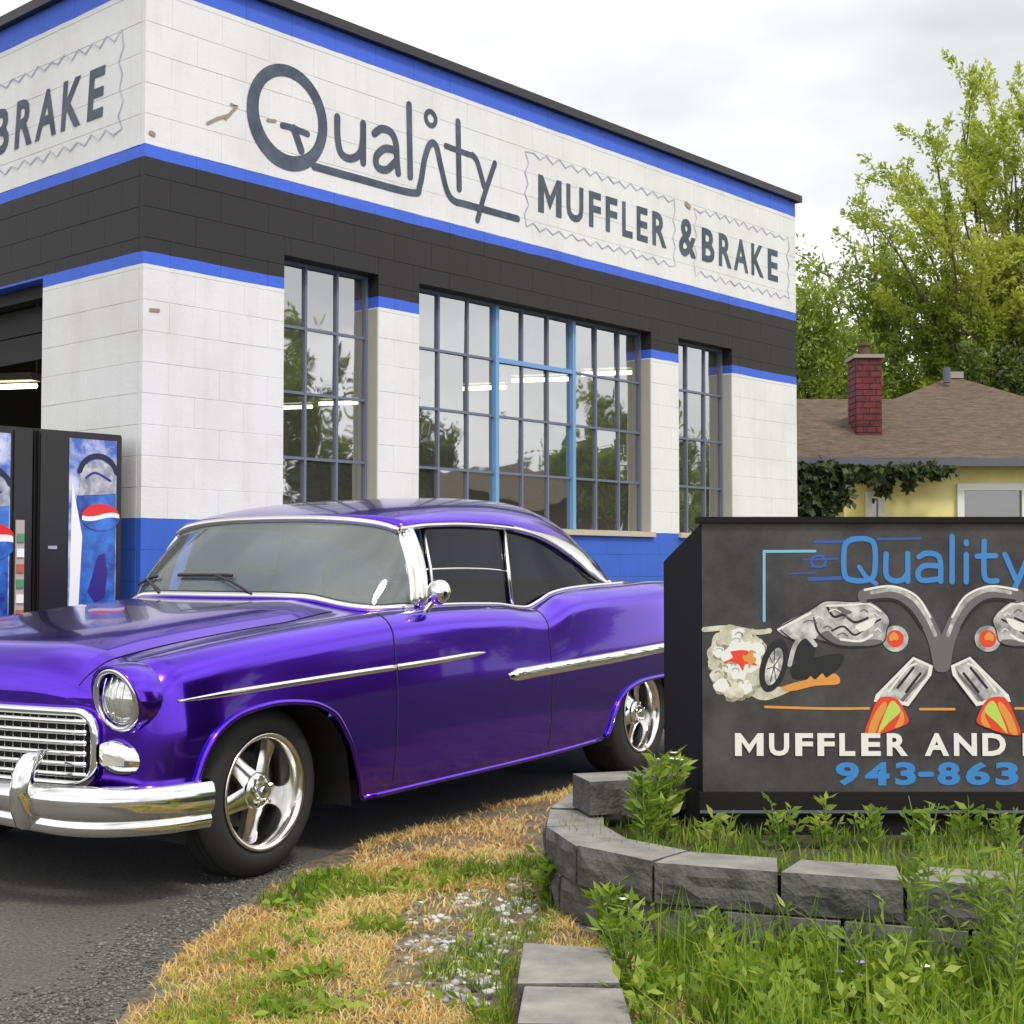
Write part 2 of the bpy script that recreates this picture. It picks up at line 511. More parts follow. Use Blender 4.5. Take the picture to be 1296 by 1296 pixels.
# --- plants
M['dry_grass'] = island_leaf('dry_grass_blade', [(0.40, 0.22, 0.055), (0.68, 0.44, 0.14), (0.80, 0.62, 0.28), (0.52, 0.46, 0.12)], 0.7, 0.35, 3.0)
M['mix_grass'] = island_leaf('mixed_grass_blade', [(0.14, 0.24, 0.02), (0.30, 0.38, 0.035), (0.52, 0.46, 0.08), (0.64, 0.46, 0.11)], 0.6, 0.4, 2.5)
M['green_grass'] = island_leaf('green_grass_blade', [(0.045, 0.10, 0.008), (0.13, 0.24, 0.016), (0.30, 0.42, 0.035), (0.55, 0.56, 0.12)], 0.5, 0.5, 5.0)
M['weed_leaf'] = island_leaf('weed_leaf', [(0.07, 0.14, 0.012), (0.18, 0.30, 0.022), (0.34, 0.45, 0.045), (0.50, 0.56, 0.12)], 0.5, 0.5, 4)
M['stem'] = mat('green_stem', (0.13, 0.19, 0.05), 0.6)
M['leaf_bright'] = island_leaf('yellow_green_leaf', [(0.16, 0.22, 0.025), (0.34, 0.43, 0.05), (0.52, 0.58, 0.09), (0.66, 0.70, 0.20)], 0.5, 0.6, 0.5)
M['leaf_mid'] = island_leaf('mid_green_leaf', [(0.06, 0.10, 0.015), (0.17, 0.25, 0.03), (0.32, 0.41, 0.055), (0.48, 0.54, 0.12)], 0.5, 0.55, 0.6)
M['leaf_dark'] = island_leaf('dark_green_leaf', [(0.03, 0.055, 0.012), (0.07, 0.11, 0.02), (0.13, 0.18, 0.035), (0.22, 0.27, 0.06)], 0.55, 0.3, 0.7)
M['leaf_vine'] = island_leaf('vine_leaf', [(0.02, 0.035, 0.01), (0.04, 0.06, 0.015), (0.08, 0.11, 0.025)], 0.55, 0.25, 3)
M['bark'] = mat('bark', (0.10, 0.075, 0.05), 0.9)
noise_mix(M['bark'], (0.05, 0.04, 0.03), (0.16, 0.12, 0.08), 12, 6)
M['petal_white'] = mat('white_petal', (0.75, 0.75, 0.68), 0.6)
M['petal_purple'] = mat('lilac_petal', (0.40, 0.28, 0.72), 0.6)
# --- house
M['yellow'] = mat('yellow_siding', (0.80, 0.69, 0.28), 0.7)
noise_mix(M['yellow'], (0.76, 0.64, 0.24), (0.84, 0.74, 0.34), 3, 5)
def shingle():
    m = mat('brown_shingles', (0.2, 0.13, 0.09), 0.9)
    g = nd(m, 'ShaderNodeNewGeometry')
    mp = nd(m, 'ShaderNodeMapping'); mp.inputs['Scale'].default_value = (4, 4, 22)
    lk(m, g.outputs['Position'], mp.inputs['Vector'])
    n = nd(m, 'ShaderNodeTexNoise', Scale=1.6, Detail=7, Roughness=0.7); lk(m, mp.outputs[0], n.inputs['Vector'])
    r = nd(m, 'ShaderNodeValToRGB')
    r.color_ramp.elements[0].position = 0.3; r.color_ramp.elements[0].color = (0.045, 0.029, 0.019, 1)
    r.color_ramp.elements[1].position = 0.7; r.color_ramp.elements[1].color = (0.160, 0.106, 0.070, 1)
    lk(m, n.outputs['Fac'], r.inputs['Fac']); lk(m, r.outputs['Color'], bsdf(m).inputs['Base Color'])
    b = nd(m, 'ShaderNodeBump', Strength=0.6, Distance=0.03); lk(m, n.outputs['Fac'], b.inputs['Height'])
    lk(m, b.outputs['Normal'], bsdf(m).inputs['Normal'])
    return m
M['shingle'] = shingle()
M['gutter'] = mat('grey_gutter', (0.10, 0.11, 0.14), 0.6)
M['brick'] = mat('red_brick', (0.20, 0.045, 0.035), 0.85)
noise_mix(M['brick'], (0.075, 0.014, 0.016), (0.17, 0.035, 0.035), 11, 4)
M['mortar'] = mat('mortar', (0.11, 0.055, 0.055), 0.95)
M['trim_white'] = mat('white_trim', (0.75, 0.75, 0.72), 0.5)
M['house_glass'] = glass_mat('house_window_glass', (0.25, 0.27, 0.26), 0.28, 0.9, 0.02)
M['dark_room'] = mat('dark_room', (0.06, 0.065, 0.06), 0.9)
M['concrete_cap'] = mat('concrete_cap', (0.30, 0.28, 0.25), 0.9)


# ================================================================== the setting
def rough_sheet(name, poly, z, m, cell=0.25, amp=0.0, seed=0):
    bm = bmesh.new()
    vs = [bm.verts.new((p[0], p[1], z)) for p in poly]
    bm.faces.new(vs)
    me = bpy.data.meshes.new(name); bm.to_mesh(me); bm.free()
    me.materials.append(m)
    o = bpy.data.objects.new(name, me); col.objects.link(o)
    return o

# asphalt ground, one sheet to the horizon
g = MB(); S = 600
g.quad((-S, -S, 0), (S, -S, 0), (S, S, 0), (-S, S, 0))
tag(g.build('ground', M['asphalt']), 'dark grey asphalt lot under the purple car', 'asphalt', kind='structure')

# verge edge against the asphalt, traced on the ground
edge_px = [(150, 1296), (190, 1240), (300, 1152), (420, 1082), (560, 1034), (690, 1006), (752, 984)]
edge = [at_z(x, y, 0.0) for x, y in edge_px]
EDGE = [(edge[0].x - 0.55, edge[0].y - 1.0)] + [(e.x, e.y) for e in edge] + [(0.95, 8.6), (2.6, 10.8), (6.5, 14.5)]
_eys = pchip([(p[1], p[0]) for p in EDGE])
def verge_in(x, y):                      # metres inside the verge, positive on the grass
    return x - _eys(y)
def verge_z(x, y):
    d = verge_in(x, y)
    return 0.004 + 0.045 * smooth01(0, 0.5, d) + 0.012 * mnoise.noise(Vector((x * 3, y * 3, 0))) * smooth01(0, 0.3, d)

rows = []
for y in np.concatenate([np.arange(2.3, 6.0, 0.08), np.arange(6.0, 14.4, 0.5)]):
    x0 = _eys(y)
    rows.append([(x0 + d + 0.05 * mnoise.noise(Vector((y * 4, i * .3, 1))) * (i < 3), y, verge_z(x0 + d, y))
                 for i, d in enumerate([0, 0.03, 0.06, 0.1, 0.2, 0.3, 0.4, 0.5, 0.7, 0.9, 1.1, 1.4, 1.8, 2.4, 3.5, 5, 9, 16])])
vg = MB().grid(rows, flip=True)
vgo = fix_normals(vg.build('verge', [M['soil'], M['lawn']], smooth=True))
for p in vgo.data.polygons:
    if verge_in(p.center.x, p.center.y) > 1.6 or p.center.y > 9.5: p.material_index = 1
tag(vgo, 'dry grass verge between the asphalt and the block planter', 'verge', kind='structure')

lw_ = MB()
lw_.quad((3.0, 14.6, .012), (60, 14.6, .012), (60, 60, .012), (3.0, 60, .012))
lw_.quad((9.0, 3.0, .010), (60, 3.0, .010), (60, 14.6, .012), (9.0, 14.6, .012))
tag(lw_.build('lawn', M['lawn']), 'green lawn around the yellow house', 'lawn', kind='structure')

# ================================================================== the repair shop
DR = Vector((0.664, 0.7477, 0)).normalized()
DL = Vector((-DR.y, DR.x, 0))
CORNER = Vector((-2.35, 8.9, 0))
shop = empty('repair_shop', CORNER, math.atan2(DR.y, DR.x),
             'white block repair shop with blue stripes, black band and tall gridded windows', 'building')
SHOP_L, SHOP_D = 8.12, 7.5

def wall_r(px, py):                      # photograph pixel -> (t, z) on the window facade
    P = on_plane(px, py, CORNER, -DL) - CORNER
    return P.dot(DR), P.z

openings_r = [(1.145, 2.04, 1.43, 3.30), (2.467, 5.486, 1.43, 3.30), (5.93, 6.862, 1.43, 3.30)]
openings_l = [(1.22, 4.9, -0.1, 3.125)]

def courses(L, openings, start):
    """rectangles (a0, a1, z0, z1) of a running bond minus the openings"""
    out = []
    zs = sorted(set([round(0.03 + 0.2 * k, 3) for k in range(-1, 25)] + [5.03]))
    zs = [z for z in zs if z <= 5.03]
    for k in range(len(zs) - 1):
        z0, z1 = zs[k], zs[k + 1]
        cut = [start, L]
        course = int(round((z0 - 0.03) / 0.2 - 0.3))
        a = start + (0.2 if course % 2 else 0.4)
        while a < L - 0.02: cut.append(a); a += 0.4
        for o in openings:
            if z0 < o[3] - .01 and z1 > o[2] + .01: cut += [o[0], o[1]]
        cut = sorted(set(cut))
        clean = [cut[0]]
        for c in cut[1:]:
            clean.append(c)
        for i in range(len(clean) - 1):
            a0, a1 = clean[i], clean[i + 1]
            if a1 - a0 < 0.02: continue
            mid, zm = (a0 + a1) / 2, (z0 + z1) / 2
            zl = z0; skip = False
            for o in openings:
                if o[0] < mid < o[1] and z0 < o[3] - .005 and z1 > o[2] + .005:
                    if z1 <= o[3] + .005: skip = True
                    else: zl = o[3]
            if not skip: out.append((a0, a1, zl, z1))
    return out

blk_cache = {}
def block_mesh(w, h):
    key = (round(w, 3), round(h, 3))
    if key not in blk_cache:
        b = MB(); g_ = 0.0006; c = 0.0022
        x0, x1, z0, z1 = -w / 2 + g_, w / 2 - g_, -h / 2 + g_, h / 2 - g_
        f = [(x0 + c, 0, z0 + c), (x1 - c, 0, z0 + c), (x1 - c, 0, z1 - c), (x0 + c, 0, z1 - c)]
        k = [(x0, c, z0), (x1, c, z0), (x1, c, z1), (x0, c, z1)]
        q = [(x0, .05, z0), (x1, .05, z0), (x1, .05, z1), (x0, .05, z1)]
        b.add(f + k + q, [(0,1,2,3)] + [(4+i, 4+(i+1) % 4, (i+1) % 4, i) for i in range(4)] + [(8+i, 8+(i+1) % 4, 4+(i+1) % 4, 4+i) for i in range(4)])
        me = bpy.data.meshes.new('block'); me.from_pydata(b.v, [], b.f); me.materials.append(M['wall'])
        blk_cache[key] = me
    return blk_cache[key]

rnd = random.Random(4)
all_blocks = []
for (a0, a1, z0, z1) in courses(SHOP_L, openings_r, 0.0):
    all_blocks.append(('r', a0, a1, z0, z1, -(z0 > 1.2) * 50 + a0 + (5 if z0 < 1.2 else 0)))
for (a0, a1, z0, z1) in courses(4.95, openings_l, 0.053):
    all_blocks.append(('l', a0, a1, z0, z1, -(z0 > 1.2) * 50 + a0 * (1 if a0 < 1.8 else 9)))
all_blocks.sort(key=lambda b: b[5])
rest = MB()
for i, (side, a0, a1, z0, z1, _) in enumerate(all_blocks):
    me = block_mesh(a1 - a0, z1 - z0)
    j = rnd.uniform(0, 0.0012)
    if side == 'r': loc, rz = ((a0 + a1) / 2, -j, (z0 + z1) / 2), 0.0
    else: loc, rz = (-j, (a0 + a1) / 2, (z0 + z1) / 2), -math.pi / 2
    if i < 298:
        o = bpy.data.objects.new('block', me); col.objects.link(o)
        o.parent = shop; o.location = loc; o.rotation_euler = (0, 0, rz)
    else:
        T = Matrix.Translation(loc) @ Matrix.Rotation(rz, 4, 'Z')
        rest.add([T @ v.co for v in me.vertices], [tuple(p.vertices) for p in me.polygons])
rb = rest.build('block_courses', M['wall'], shop); rb['kind'] = 'stuff'

# backing walls with the real openings
bw = MB(); y0, y1 = 0.0030, 0.22
cuts = [0.0055] + [c for o in openings_r for c in o[:2]] + [SHOP_L]
for i in range(0, len(cuts), 2): bw.box((cuts[i], y0, -.3), (cuts[i+1], y1, 3.30))
for o in openings_r: bw.box((o[0], y0, -.3), (o[1], y1, 1.43))
bw.box((0.0055, y0, 3.30), (SHOP_L, y1, 5.03))
bw.box((0.0045, 0.22, -.3), (0.22, 1.22, 3.125)); bw.box((0.0045, 4.9, -.3), (0.22, SHOP_D, 3.125)); bw.box((0.0045, 0.22, 3.125), (0.22, SHOP_D, 5.03))
bw.box((SHOP_L - .2, .22, -.3), (SHOP_L, SHOP_D, 5.03)); bw.box((.22, SHOP_D - .2, -.3), (SHOP_L - .2, SHOP_D, 5.03))
bw.build('wall', M['wall'], shop)
MB().box((.22, .22, 4.6), (SHOP_L - .2, SHOP_D - .2, 4.72)).build('roof', M['roofing'], shop)
cp = MB()
cp.box((-.055, -.055, 5.03), (SHOP_L + .055, .26, 5.10)); cp.box((-.055, .26, 5.03), (.26, SHOP_D + .05, 5.10))
cp.box((SHOP_L - .26, .26, 5.03), (SHOP_L + .055, SHOP_D + .05, 5.10))
cp.build('coping', M['coping'], shop)
# inside
ins = MB()
a, b_, c_, d_ = .222, SHOP_L - .202, .222, SHOP_D - .202
ins.quad((b_, c_, 0), (b_, d_, 0), (b_, d_, 3.9), (b_, c_, 3.9)); ins.quad((a, d_, 0), (a, d_, 3.9), (b_, d_, 3.9), (b_, d_, 0))
ins.quad((a, c_, 3.9), (b_, c_, 3.9), (b_, d_, 3.9), (a, d_, 3.9))
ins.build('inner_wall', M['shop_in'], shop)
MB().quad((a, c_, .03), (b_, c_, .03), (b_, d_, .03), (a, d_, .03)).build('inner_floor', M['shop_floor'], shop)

# windows: frame > muntins, mullions, panes, sill
def window(t0, t1, bays, rows, big=False):
    z0, z1, y = 1.43, 3.30, 0.135
    fr = MB(); w = 0.022
    fr.box((t0, y - .02, z0), (t0 + w, y + .02, z1)); fr.box((t1 - w, y - .02, z0), (t1, y + .02, z1))
    fr.box((t0 + w, y - .02, z0), (t1 - w, y + .02, z0 + w)); fr.box((t0 + w, y - .02, z1 - w), (t1 - w, y + .02, z1))
    win = fr.build('window', M['muntin'], shop)
    ncol = bays * 3
    cw, rh = (t1 - t0) / ncol, (z1 - z0) / rows
    for i in range(1, ncol):
        x = t0 + cw * i
        m_ = big and i % 3 == 0
        h = 0.021 if m_ else 0.010
        MB().box((x - h, y - (.034 if m_ else .016), z0 + w), (x + h, y + .016, z1 - w)).build('mullion' if m_ else 'muntin', M['mullion' if m_ else 'muntin'], win)
    for j in range(1, rows):
        z = z1 - rh * j
        for b in range(bays):
            xa, xb = t0 + cw * 3 * b + w, t0 + cw * 3 * (b + 1) - w
            blue = big and b == 1 and j == 1
            h = 0.019 if blue else 0.010
            MB().box((xa, y - (.030 if blue else .0135), z - h), (xb, y + .0135, z + h)).build('transom' if blue else 'muntin', M['mullion' if blue else 'muntin'], win)
    rp = random.Random(int(t0 * 100))
    for i in range(ncol):
        for j in range(rows):
            ax, az = t0 + cw * i, z1 - rh * (j + 1)
            ty, tz = rp.gauss(0, .0022), rp.gauss(0, .0022)
            p = [(ax + .004, y + .004 - ty, az + .004), (ax + cw - .004, y + .004 + ty, az + .004), (ax + cw - .004, y + .004 + ty + tz, az + rh - .004), (ax + .004, y + .004 - ty + tz, az + rh - .004)]
            MB().quad(*p).build('pane', M['pane'], win)
    sl = MB(); sl.box((t0 - .02, -.035, z0 - .035), (t1 + .02, y - .022, z0 + .012))
    sl.build('sill', M['sill'], win)
    jm = MB(); jm.box((t1 - .004, .012, z0 + .013), (t1 + .004, y - .021, 3.05))
    jm.build('jamb', M['reveal'], win)
window(1.145, 2.04, 1, 4); window(2.467, 5.486, 3, 4, True); window(5.93, 6.862, 1, 4)

# garage door, raised part way: panels
gd = MB(); gd.box((.10, 1.20, 3.03), (.20, 4.92, 3.12)); gdo = gd.build('garage_door', M['black'], shop)
for k in range(2):
    z = 3.02 - .2 * k
    MB().box((.235, 1.15, z - .19), (.27, 4.95, z)).build('panel', M['black'], gdo)

# painted lettering -------------------------------------------------
_lay = [0]
def stroke(mb, pts, w, P0, closed=False):
    """flat painted ribbon through 2-D points; P0 maps (a, b) to 3-D; each coat a hair above the last"""
    _lay[0] = (_lay[0] + 1) % 9
    o0, oa, ob_ = Vector(P0(0, 0)), Vector(P0(1, 0)), Vector(P0(0, 1))
    nv_ = (oa - o0).cross(ob_ - o0).normalized() * (.00006 * _lay[0])
    P = lambda a, b: Vector(P0(a, b)) + nv_
    pts = [Vector((p[0], p[1])) for p in pts]; n = len(pts)
    ws = w if isinstance(w, (list, tuple)) else [w] * n
    L, Rr = [], []
    for i in range(n):
        a = pts[i - 1] if (i > 0 or closed) else pts[i]
        b = pts[(i + 1) % n] if (i < n - 1 or closed) else pts[i]
        d = (b - a); d.normalize() if d.length else None
        nn = Vector((-d.y, d.x)) * ws[i] / 2
        L.append(P(*(pts[i] + nn))); Rr.append(P(*(pts[i] - nn)))
    vs = L + Rr
    fs = [(i, n + i, n + (i + 1) % n, (i + 1) % n) for i in range(n if closed else n - 1)]
    mb.add(vs, fs)
    if not closed:                                    # round ends
        for c, q_, r in ((pts[0], pts[1], ws[0] / 2), (pts[-1], pts[-2], ws[-1] / 2)):
            t0 = math.atan2(c.y - q_.y, c.x - q_.x)
            mb.add([P(c.x + r * math.cos(t0 + t), c.y + r * math.sin(t0 + t)) for t in np.linspace(-math.pi / 2, math.pi / 2, 7)], [tuple(range(7))])

def smooth_path(pts, k=6):
    """Catmull-Rom"""
    P = [Vector(p) for p in pts]; out = []
    for i in range(len(P) - 1):
        p0, p1, p2, p3 = P[max(i-1, 0)], P[i], P[i+1], P[min(i+2, len(P)-1)]
        for j in range(k):
            t = j / k
            out.append(0.5 * ((2*p1) + (p2-p0)*t + (2*p0-5*p1+4*p2-p3)*t*t + (3*p1-p0-3*p2+p3)*t**3))
    out.append(P[-1]); return out

def text_mesh(mb, s, a0, a1, b0, b1, P, bold=0.02, slant=0.0, mi=0):
    """lettering fitted into the rectangle a0..a1, b0..b1"""
    if s == 'M':
        k = .24
        pts = [(0, 0), (k, 0), (k, .62), (.5, .12), (1 - k, .62), (1 - k, 0), (1, 0), (1, 1), (.80, 1), (.5, .50), (.20, 1), (0, 1)]
        q_ = [P(a0 + (a1 - a0) * x + slant * (y - .5) * (b1 - b0), b0 + (b1 - b0) * y) for x, y in pts]
        mb.add(q_, [(0, 1, 2, 10, 11), (2, 3, 9, 10), (3, 4, 8, 9), (4, 5, 6, 7, 8)], mi)
        return
    cu = bpy.data.curves.new('t', 'FONT'); cu.body = s; cu.offset = bold; cu.resolution_u = 3; cu.space_character = 1.05
    ob = bpy.data.objects.new('t', cu); col.objects.link(ob)
    dg = bpy.context.evaluated_depsgraph_get()
    me = bpy.data.meshes.new_from_object(ob.evaluated_get(dg))
    xs = [v.co.x for v in me.vertices]; ys = [v.co.y for v in me.vertices]
    x0, x1, y0_, y1_ = min(xs), max(xs), min(ys), max(ys)
    vs = []
    for v in me.vertices:
        u = (v.co.x - x0) / (x1 - x0); w = (v.co.y - y0_) / (y1_ - y0_)
        vs.append(P(a0 + (a1 - a0) * u + slant * (w - .5) * (b1 - b0), b0 + (b1 - b0) * w))
    mb.add(vs, [tuple(p.vertices) for p in me.polygons], mi)
    bpy.data.objects.remove(ob); bpy.data.curves.remove(cu); bpy.data.meshes.remove(me)

PR = lambda a, b: (a, -0.0045, b)
PL = lambda a, b: (-0.0045, -a, b)                      # left facade, a runs to the right (towards the corner)
def zq(x, y): return wall_r(300 + x / 3.24, 50 + y / 3.24)

q = MB()
cq = zq(210, 318)
ell = [(cq[0] + .315 * math.cos(t) + .0, cq[1] + .325 * math.sin(t)) for t in np.linspace(0, 2 * math.pi, 49)[:-1]]
wq = [.085 + .03 * max(0, math.cos(t - R(235))) for t in np.linspace(0, 2 * math.pi, 49)[:-1]]
stroke(q, ell, wq, PR, closed=True)
W_ = .058
for pts, w in [
    ([(185, 352), (225, 362), (288, 388)], .045), ([(232, 365), (262, 455)], .06),
    ([(410, 318), (411, 400), (425, 465), (462, 488), (500, 470), (514, 420), (516, 345)], W_), ([(516, 345), (516, 505)], W_),
    ([(562, 385), (592, 366), (630, 380), (650, 425), (655, 500), (660, 548)], W_),
    ([(648, 455), (605, 447), (570, 480), (575, 522), (612, 534), (650, 500)], W_),
    ([(704, 268), (709, 562)], W_),
    ([(315, 520), (480, 566), (715, 628), (748, 600), (768, 490), (790, 430), (815, 436), (835, 520), (860, 620), (890, 662), (945, 678), (1150, 735)], .056),
    ([(905, 338), (910, 612)], W_), ([(855, 436), (930, 464), (965, 476)], .045),
    ([(965, 474), (985, 505), (1012, 602)], .052), ([(1056, 508), (1012, 640), (985, 740)], .052)]:
    stroke(q, smooth_path([zq(*p) for p in pts]), w, PR)
cd = zq(793, 324)
stroke(q, [(cd[0] + .055 * math.cos(t), cd[1] + .055 * math.sin(t)) for t in np.linspace(0, 2*math.pi, 17)[:-1]], .04, PR, closed=True)
q.build('quality_lettering', M['navy'], shop)
def wall_word(chars, P, z0, z1, slant=0.0):
    for ch, a0, a1 in chars:
        t_ = MB(); text_mesh(t_, ch, a0, a1, z0, z1, P, .012 if ch == 'M' else .026, slant); t_.build('painted_letter', M['navy'], shop)
wall_word([('M', 3.87, 4.18), ('U', 4.245, 4.48), ('F', 4.56, 4.73), ('F', 4.80, 4.97), ('L', 5.045, 5.20), ('E', 5.265, 5.435), ('R', 5.51, 5.735)], PR, 4.125, 4.445)
wall_word([('&', 5.94, 6.235)], PR, 4.10, 4.47)
wall_word([('B', 6.33, 6.55), ('R', 6.63, 6.86), ('A', 6.90, 7.17), ('K', 7.23, 7.47), ('E', 7.55, 7.75)], PR, 4.11, 4.44)
wall_word([('B', -1.94, -1.70), ('R', -1.61, -1.37), ('A', -1.33, -1.05), ('K', -.99, -.74), ('E', -.66, -.47)], PL, 4.11, 4.45, .10)

def jagged(mb, a0, a1, b0, b1, P, seed, step=.085, amp=.028, w=.012):
    r = random.Random(seed); pts = []
    def side(p, q_):
        n = max(2, int((Vector(q_) - Vector(p)).length / step)); d = (Vector(q_) - Vector(p)); nn = Vector((-d.y, d.x)).normalized()
        for i in range(n):
            pts.append(Vector(p) + d * i / n + nn * amp * (1 if i % 2 else -1) * r.uniform(.5, 1.2))
    side((a0, b0), (a1, b0)); side((a1, b0), (a1, b1)); side((a1, b1), (a0, b1)); side((a0, b1), (a0, b0))
    stroke(mb, pts, w, P, closed=True)
for a_, b_, c_, d_, P_, s_ in ((3.72, 5.86, 3.985, 4.60, PR, 1), (6.22, 7.96, 3.97, 4.60, PR, 2), (-2.1, -.27, 3.98, 4.61, PL, 3)):
    jg = MB(); jagged(jg, a_, b_, c_, d_, P_, s_); jg.build('jagged_outline', M['fadedline'], shop)
for pts, w in [([(262, 156), (275, 150), (288, 146)], .02), ([(285, 150), (300, 134), (292, 132)], .02), ([(190, 168), (194, 170)], .03), ([(338, 152), (348, 153)], .02), ([(190, 392), (200, 393)], .022), ([(868, 258), (872, 262)], .05)]:
    st = MB(); stroke(st, [wall_r(*p) for p in pts], w, lambda a, b: (a, -0.007, b)); st.build('stain', M['stain'], shop)

# fluorescent fixtures hanging inside
lights = [(352, 517, 395, 514, 17.5), (404, 513, 462, 507, 17.2), (586, 493, 640, 489, 16.0), (648, 487, 727, 474, 15.6), (736, 475, 800, 470, 15.4), (-30, 488, 46, 491, 13.6)]
lab = ['lit fluorescent tube seen in the left part of the narrow window', 'lit fluorescent tube seen at the right of the narrow window', 'lit fluorescent tube seen in the left bay of the wide window',
       'lit fluorescent tube in the middle bay of the wide window', 'lit fluorescent tube in the right bay of the wide window', 'lit fluorescent tube seen through the garage doorway']
for (xa, ya, xb, yb, Y), lb in zip(lights, lab):
    A, B = at_depth(xa, ya, Y), at_depth(xb, yb, Y - .15)
    B.z = A.z = (A.z + B.z) / 2
    mid = (A + B) / 2
    e = empty('ceiling_light', mid, 0, lb, 'light', 'fluorescent lights inside the shop')
    MB().tube([A - mid, B - mid], .024, 8).build('tube', M['tube'], e)
    mb_ = MB(); d = (B - A).normalized(); s_ = Vector((-d.y, d.x, 0)) * .09
    u_ = Vector((0, 0, .05))
    vs = [A - mid - s_ + u_, B - mid - s_ + u_, B - mid + s_ + u_, A - mid + s_ + u_]
    mb_.add(vs + [p + Vector((0, 0, .07)) for p in vs], [(3,2,1,0),(4,5,6,7),(0,1,5,4),(1,2,6,5),(2,3,7,6),(3,0,4,7)])
    mb_.build('housing', M['fixture'], e)
    mb2 = MB()
    for p in (A, B): mb2.tube([p - mid + Vector((0, 0, .12)), (p - mid).to_2d().to_3d() + Vector((0, 0, 3.9 - mid.z))], .008, 5)
    mb2.build('hanger', M['fixture'], e)

# ================================================================== the purple car
CAR = empty('car', (-1.60, 5.58, 0), math.atan2(-.846, -.534),
            'glossy purple two-door hardtop car with chrome trim parked before the shop', 'car')
def C(u, v, z): return (-u, v, z)        # u rearward from the front axle, v to the near side

fW = pchip([(-.62, .895), (-.3, .918), (.3, .932), (1.0, .938), (2.0, .938), (3.0, .932), (3.6, .905), (4.06, .85)])
fS = pchip([(-.62, .795), (-.5, .820), (-.17, .868), (.3, .911), (.8, .946), (1.2, .956), (1.6, .949), (1.78, .932), (1.86, .928), (1.96, .950), (2.1, .992), (2.3, 1.014), (2.8, 1.032), (3.2, 1.044), (3.7, 1.03), (4.06, .99)])
fC = pchip([(-.62, .815), (-.5, .865), (-.25, .925), (.1, .965), (.5, .995), (.75, 1.005), (.9, 1.0), (2.8, 1.06), (3.1, 1.065), (3.6, 1.05), (4.06, 1.0)])
fB = pchip([(-.62, .36), (-.46, .36), (-.435, .40), (-.40, .485), (-.33, .565), (-.2, .618), (-.03, .635), (.13, .622), (.26, .575), (.36, .46), (.43, .32), (.475, .226), (.53, .220), (.7, .222),
            (2.42, .252), (2.46, .28), (2.50, .37), (2.56, .445), (2.66, .492), (2.85, .522), (3.05, .528), (3.25, .518), (3.38, .47), (3.45, .38), (3.49, .32), (3.6, .32), (4.06, .36)])
fP = pchip([(0.0, .955), (.12, .978), (.35, .997), (.55, 1.0), (.78, .985), (.92, .972), (1.0, .965)])   # side profile by height
def side_w(u, z):
    W, zs = fW(u), fS(u)
    return W * fP(min(max((z - .2) / (zs - .2), 0), 1))
U0, U1, RF, RB = -.60, 4.06, .13, .12
topv = [1.0, .955, .925, .895, .85, .80, .745, .735, .66, .56, .45, .34, .22, .11, 0.0]
NS, NR = 16, 6
def section(u):
    e = 0.0
    if u < U0 + RF: e = RF - math.sqrt(max(RF**2 - (U0 + RF - u)**2, 0))
    if u > U1 - RB: e = RB - math.sqrt(max(RB**2 - (u - U1 + RB)**2, 0))
    W, zs, zc, zb = fW(u), fS(u) - .85 * e, fC(u) - .85 * e, fB(u)
    k = (W - .6 * e) / W
    z1 = zs - .105
    pts = []
    for i in range(NS):
        z = zb + (z1 - zb) * i / (NS - 1)
        # slight crease under the shoulder and a flared lip at the arch
        pts.append((side_w(u, z) * k, z))
    w1 = pts[-1][0]; wt = w1 - .115
    for i in range(1, NR + 1):
        t = math.pi / 2 * i / NR
        pts.append((w1 - (w1 - wt) * (1 - math.cos(t)), z1 + (zs - z1) * math.sin(t)))
    cab = smooth01(.80, .88, u) * (1 - smooth01(2.84, 2.92, u))
    for f in topv[1:]:
        v = wt * f
        g = 1 - f
        cwid = .46
        crown = (zc - zs) * (smooth01(.0, 1.0, (g - .04) / cwid) if g > .04 else 0)
        valley = -.014 * math.exp(-((v - .64) / .05) ** 2) * (1 - smooth01(.3, .6, u))
        z = zs + crown + valley - .010 * smooth01(0, .1, g)
        if f <= .895 and cab > 0: z = z * (1 - cab) + .60 * cab if f < .88 else z * (1 - cab) + (z - .12) * cab
        pts.append((v, z))
    return pts
def bow(u, v):                            # front and rear faces bowed in plan
    f = (1 - smooth01(U0, U0 + .55, u)) * .10 * (1 - (v / .85) ** 2)
    r = smooth01(U1 - .4, U1, u) * .09 * (1 - (v / .85) ** 2)
    return u - f + r
stn = sorted(set([round(x, 4) for x in list(U0 + RF * (1 - np.cos(np.linspace(0, math.pi/2, 9)))) + list(np.arange(-.46, .56, .02)) + list(np.arange(.56, .82, .05)) + [.66, .80, .82, .84, .86, .88] +
      list(np.arange(.92, 2.40, .04)) + [1.87] + list(np.arange(2.40, 3.56, .02)) + list(np.arange(3.56, 3.94, .06)) + list(U1 - RB * (1 - np.sin(np.linspace(0, math.pi/2, 8))))]))
SEC = [[(bow(u, p[0]), p[0], p[1]) for p in section(u)] for u in stn]
NK = len(SEC[0]); K_SH = NS + NR - 1     # index of the shoulder top
body, door, hood, deck = MB(), [MB(), MB()], MB(), MB()
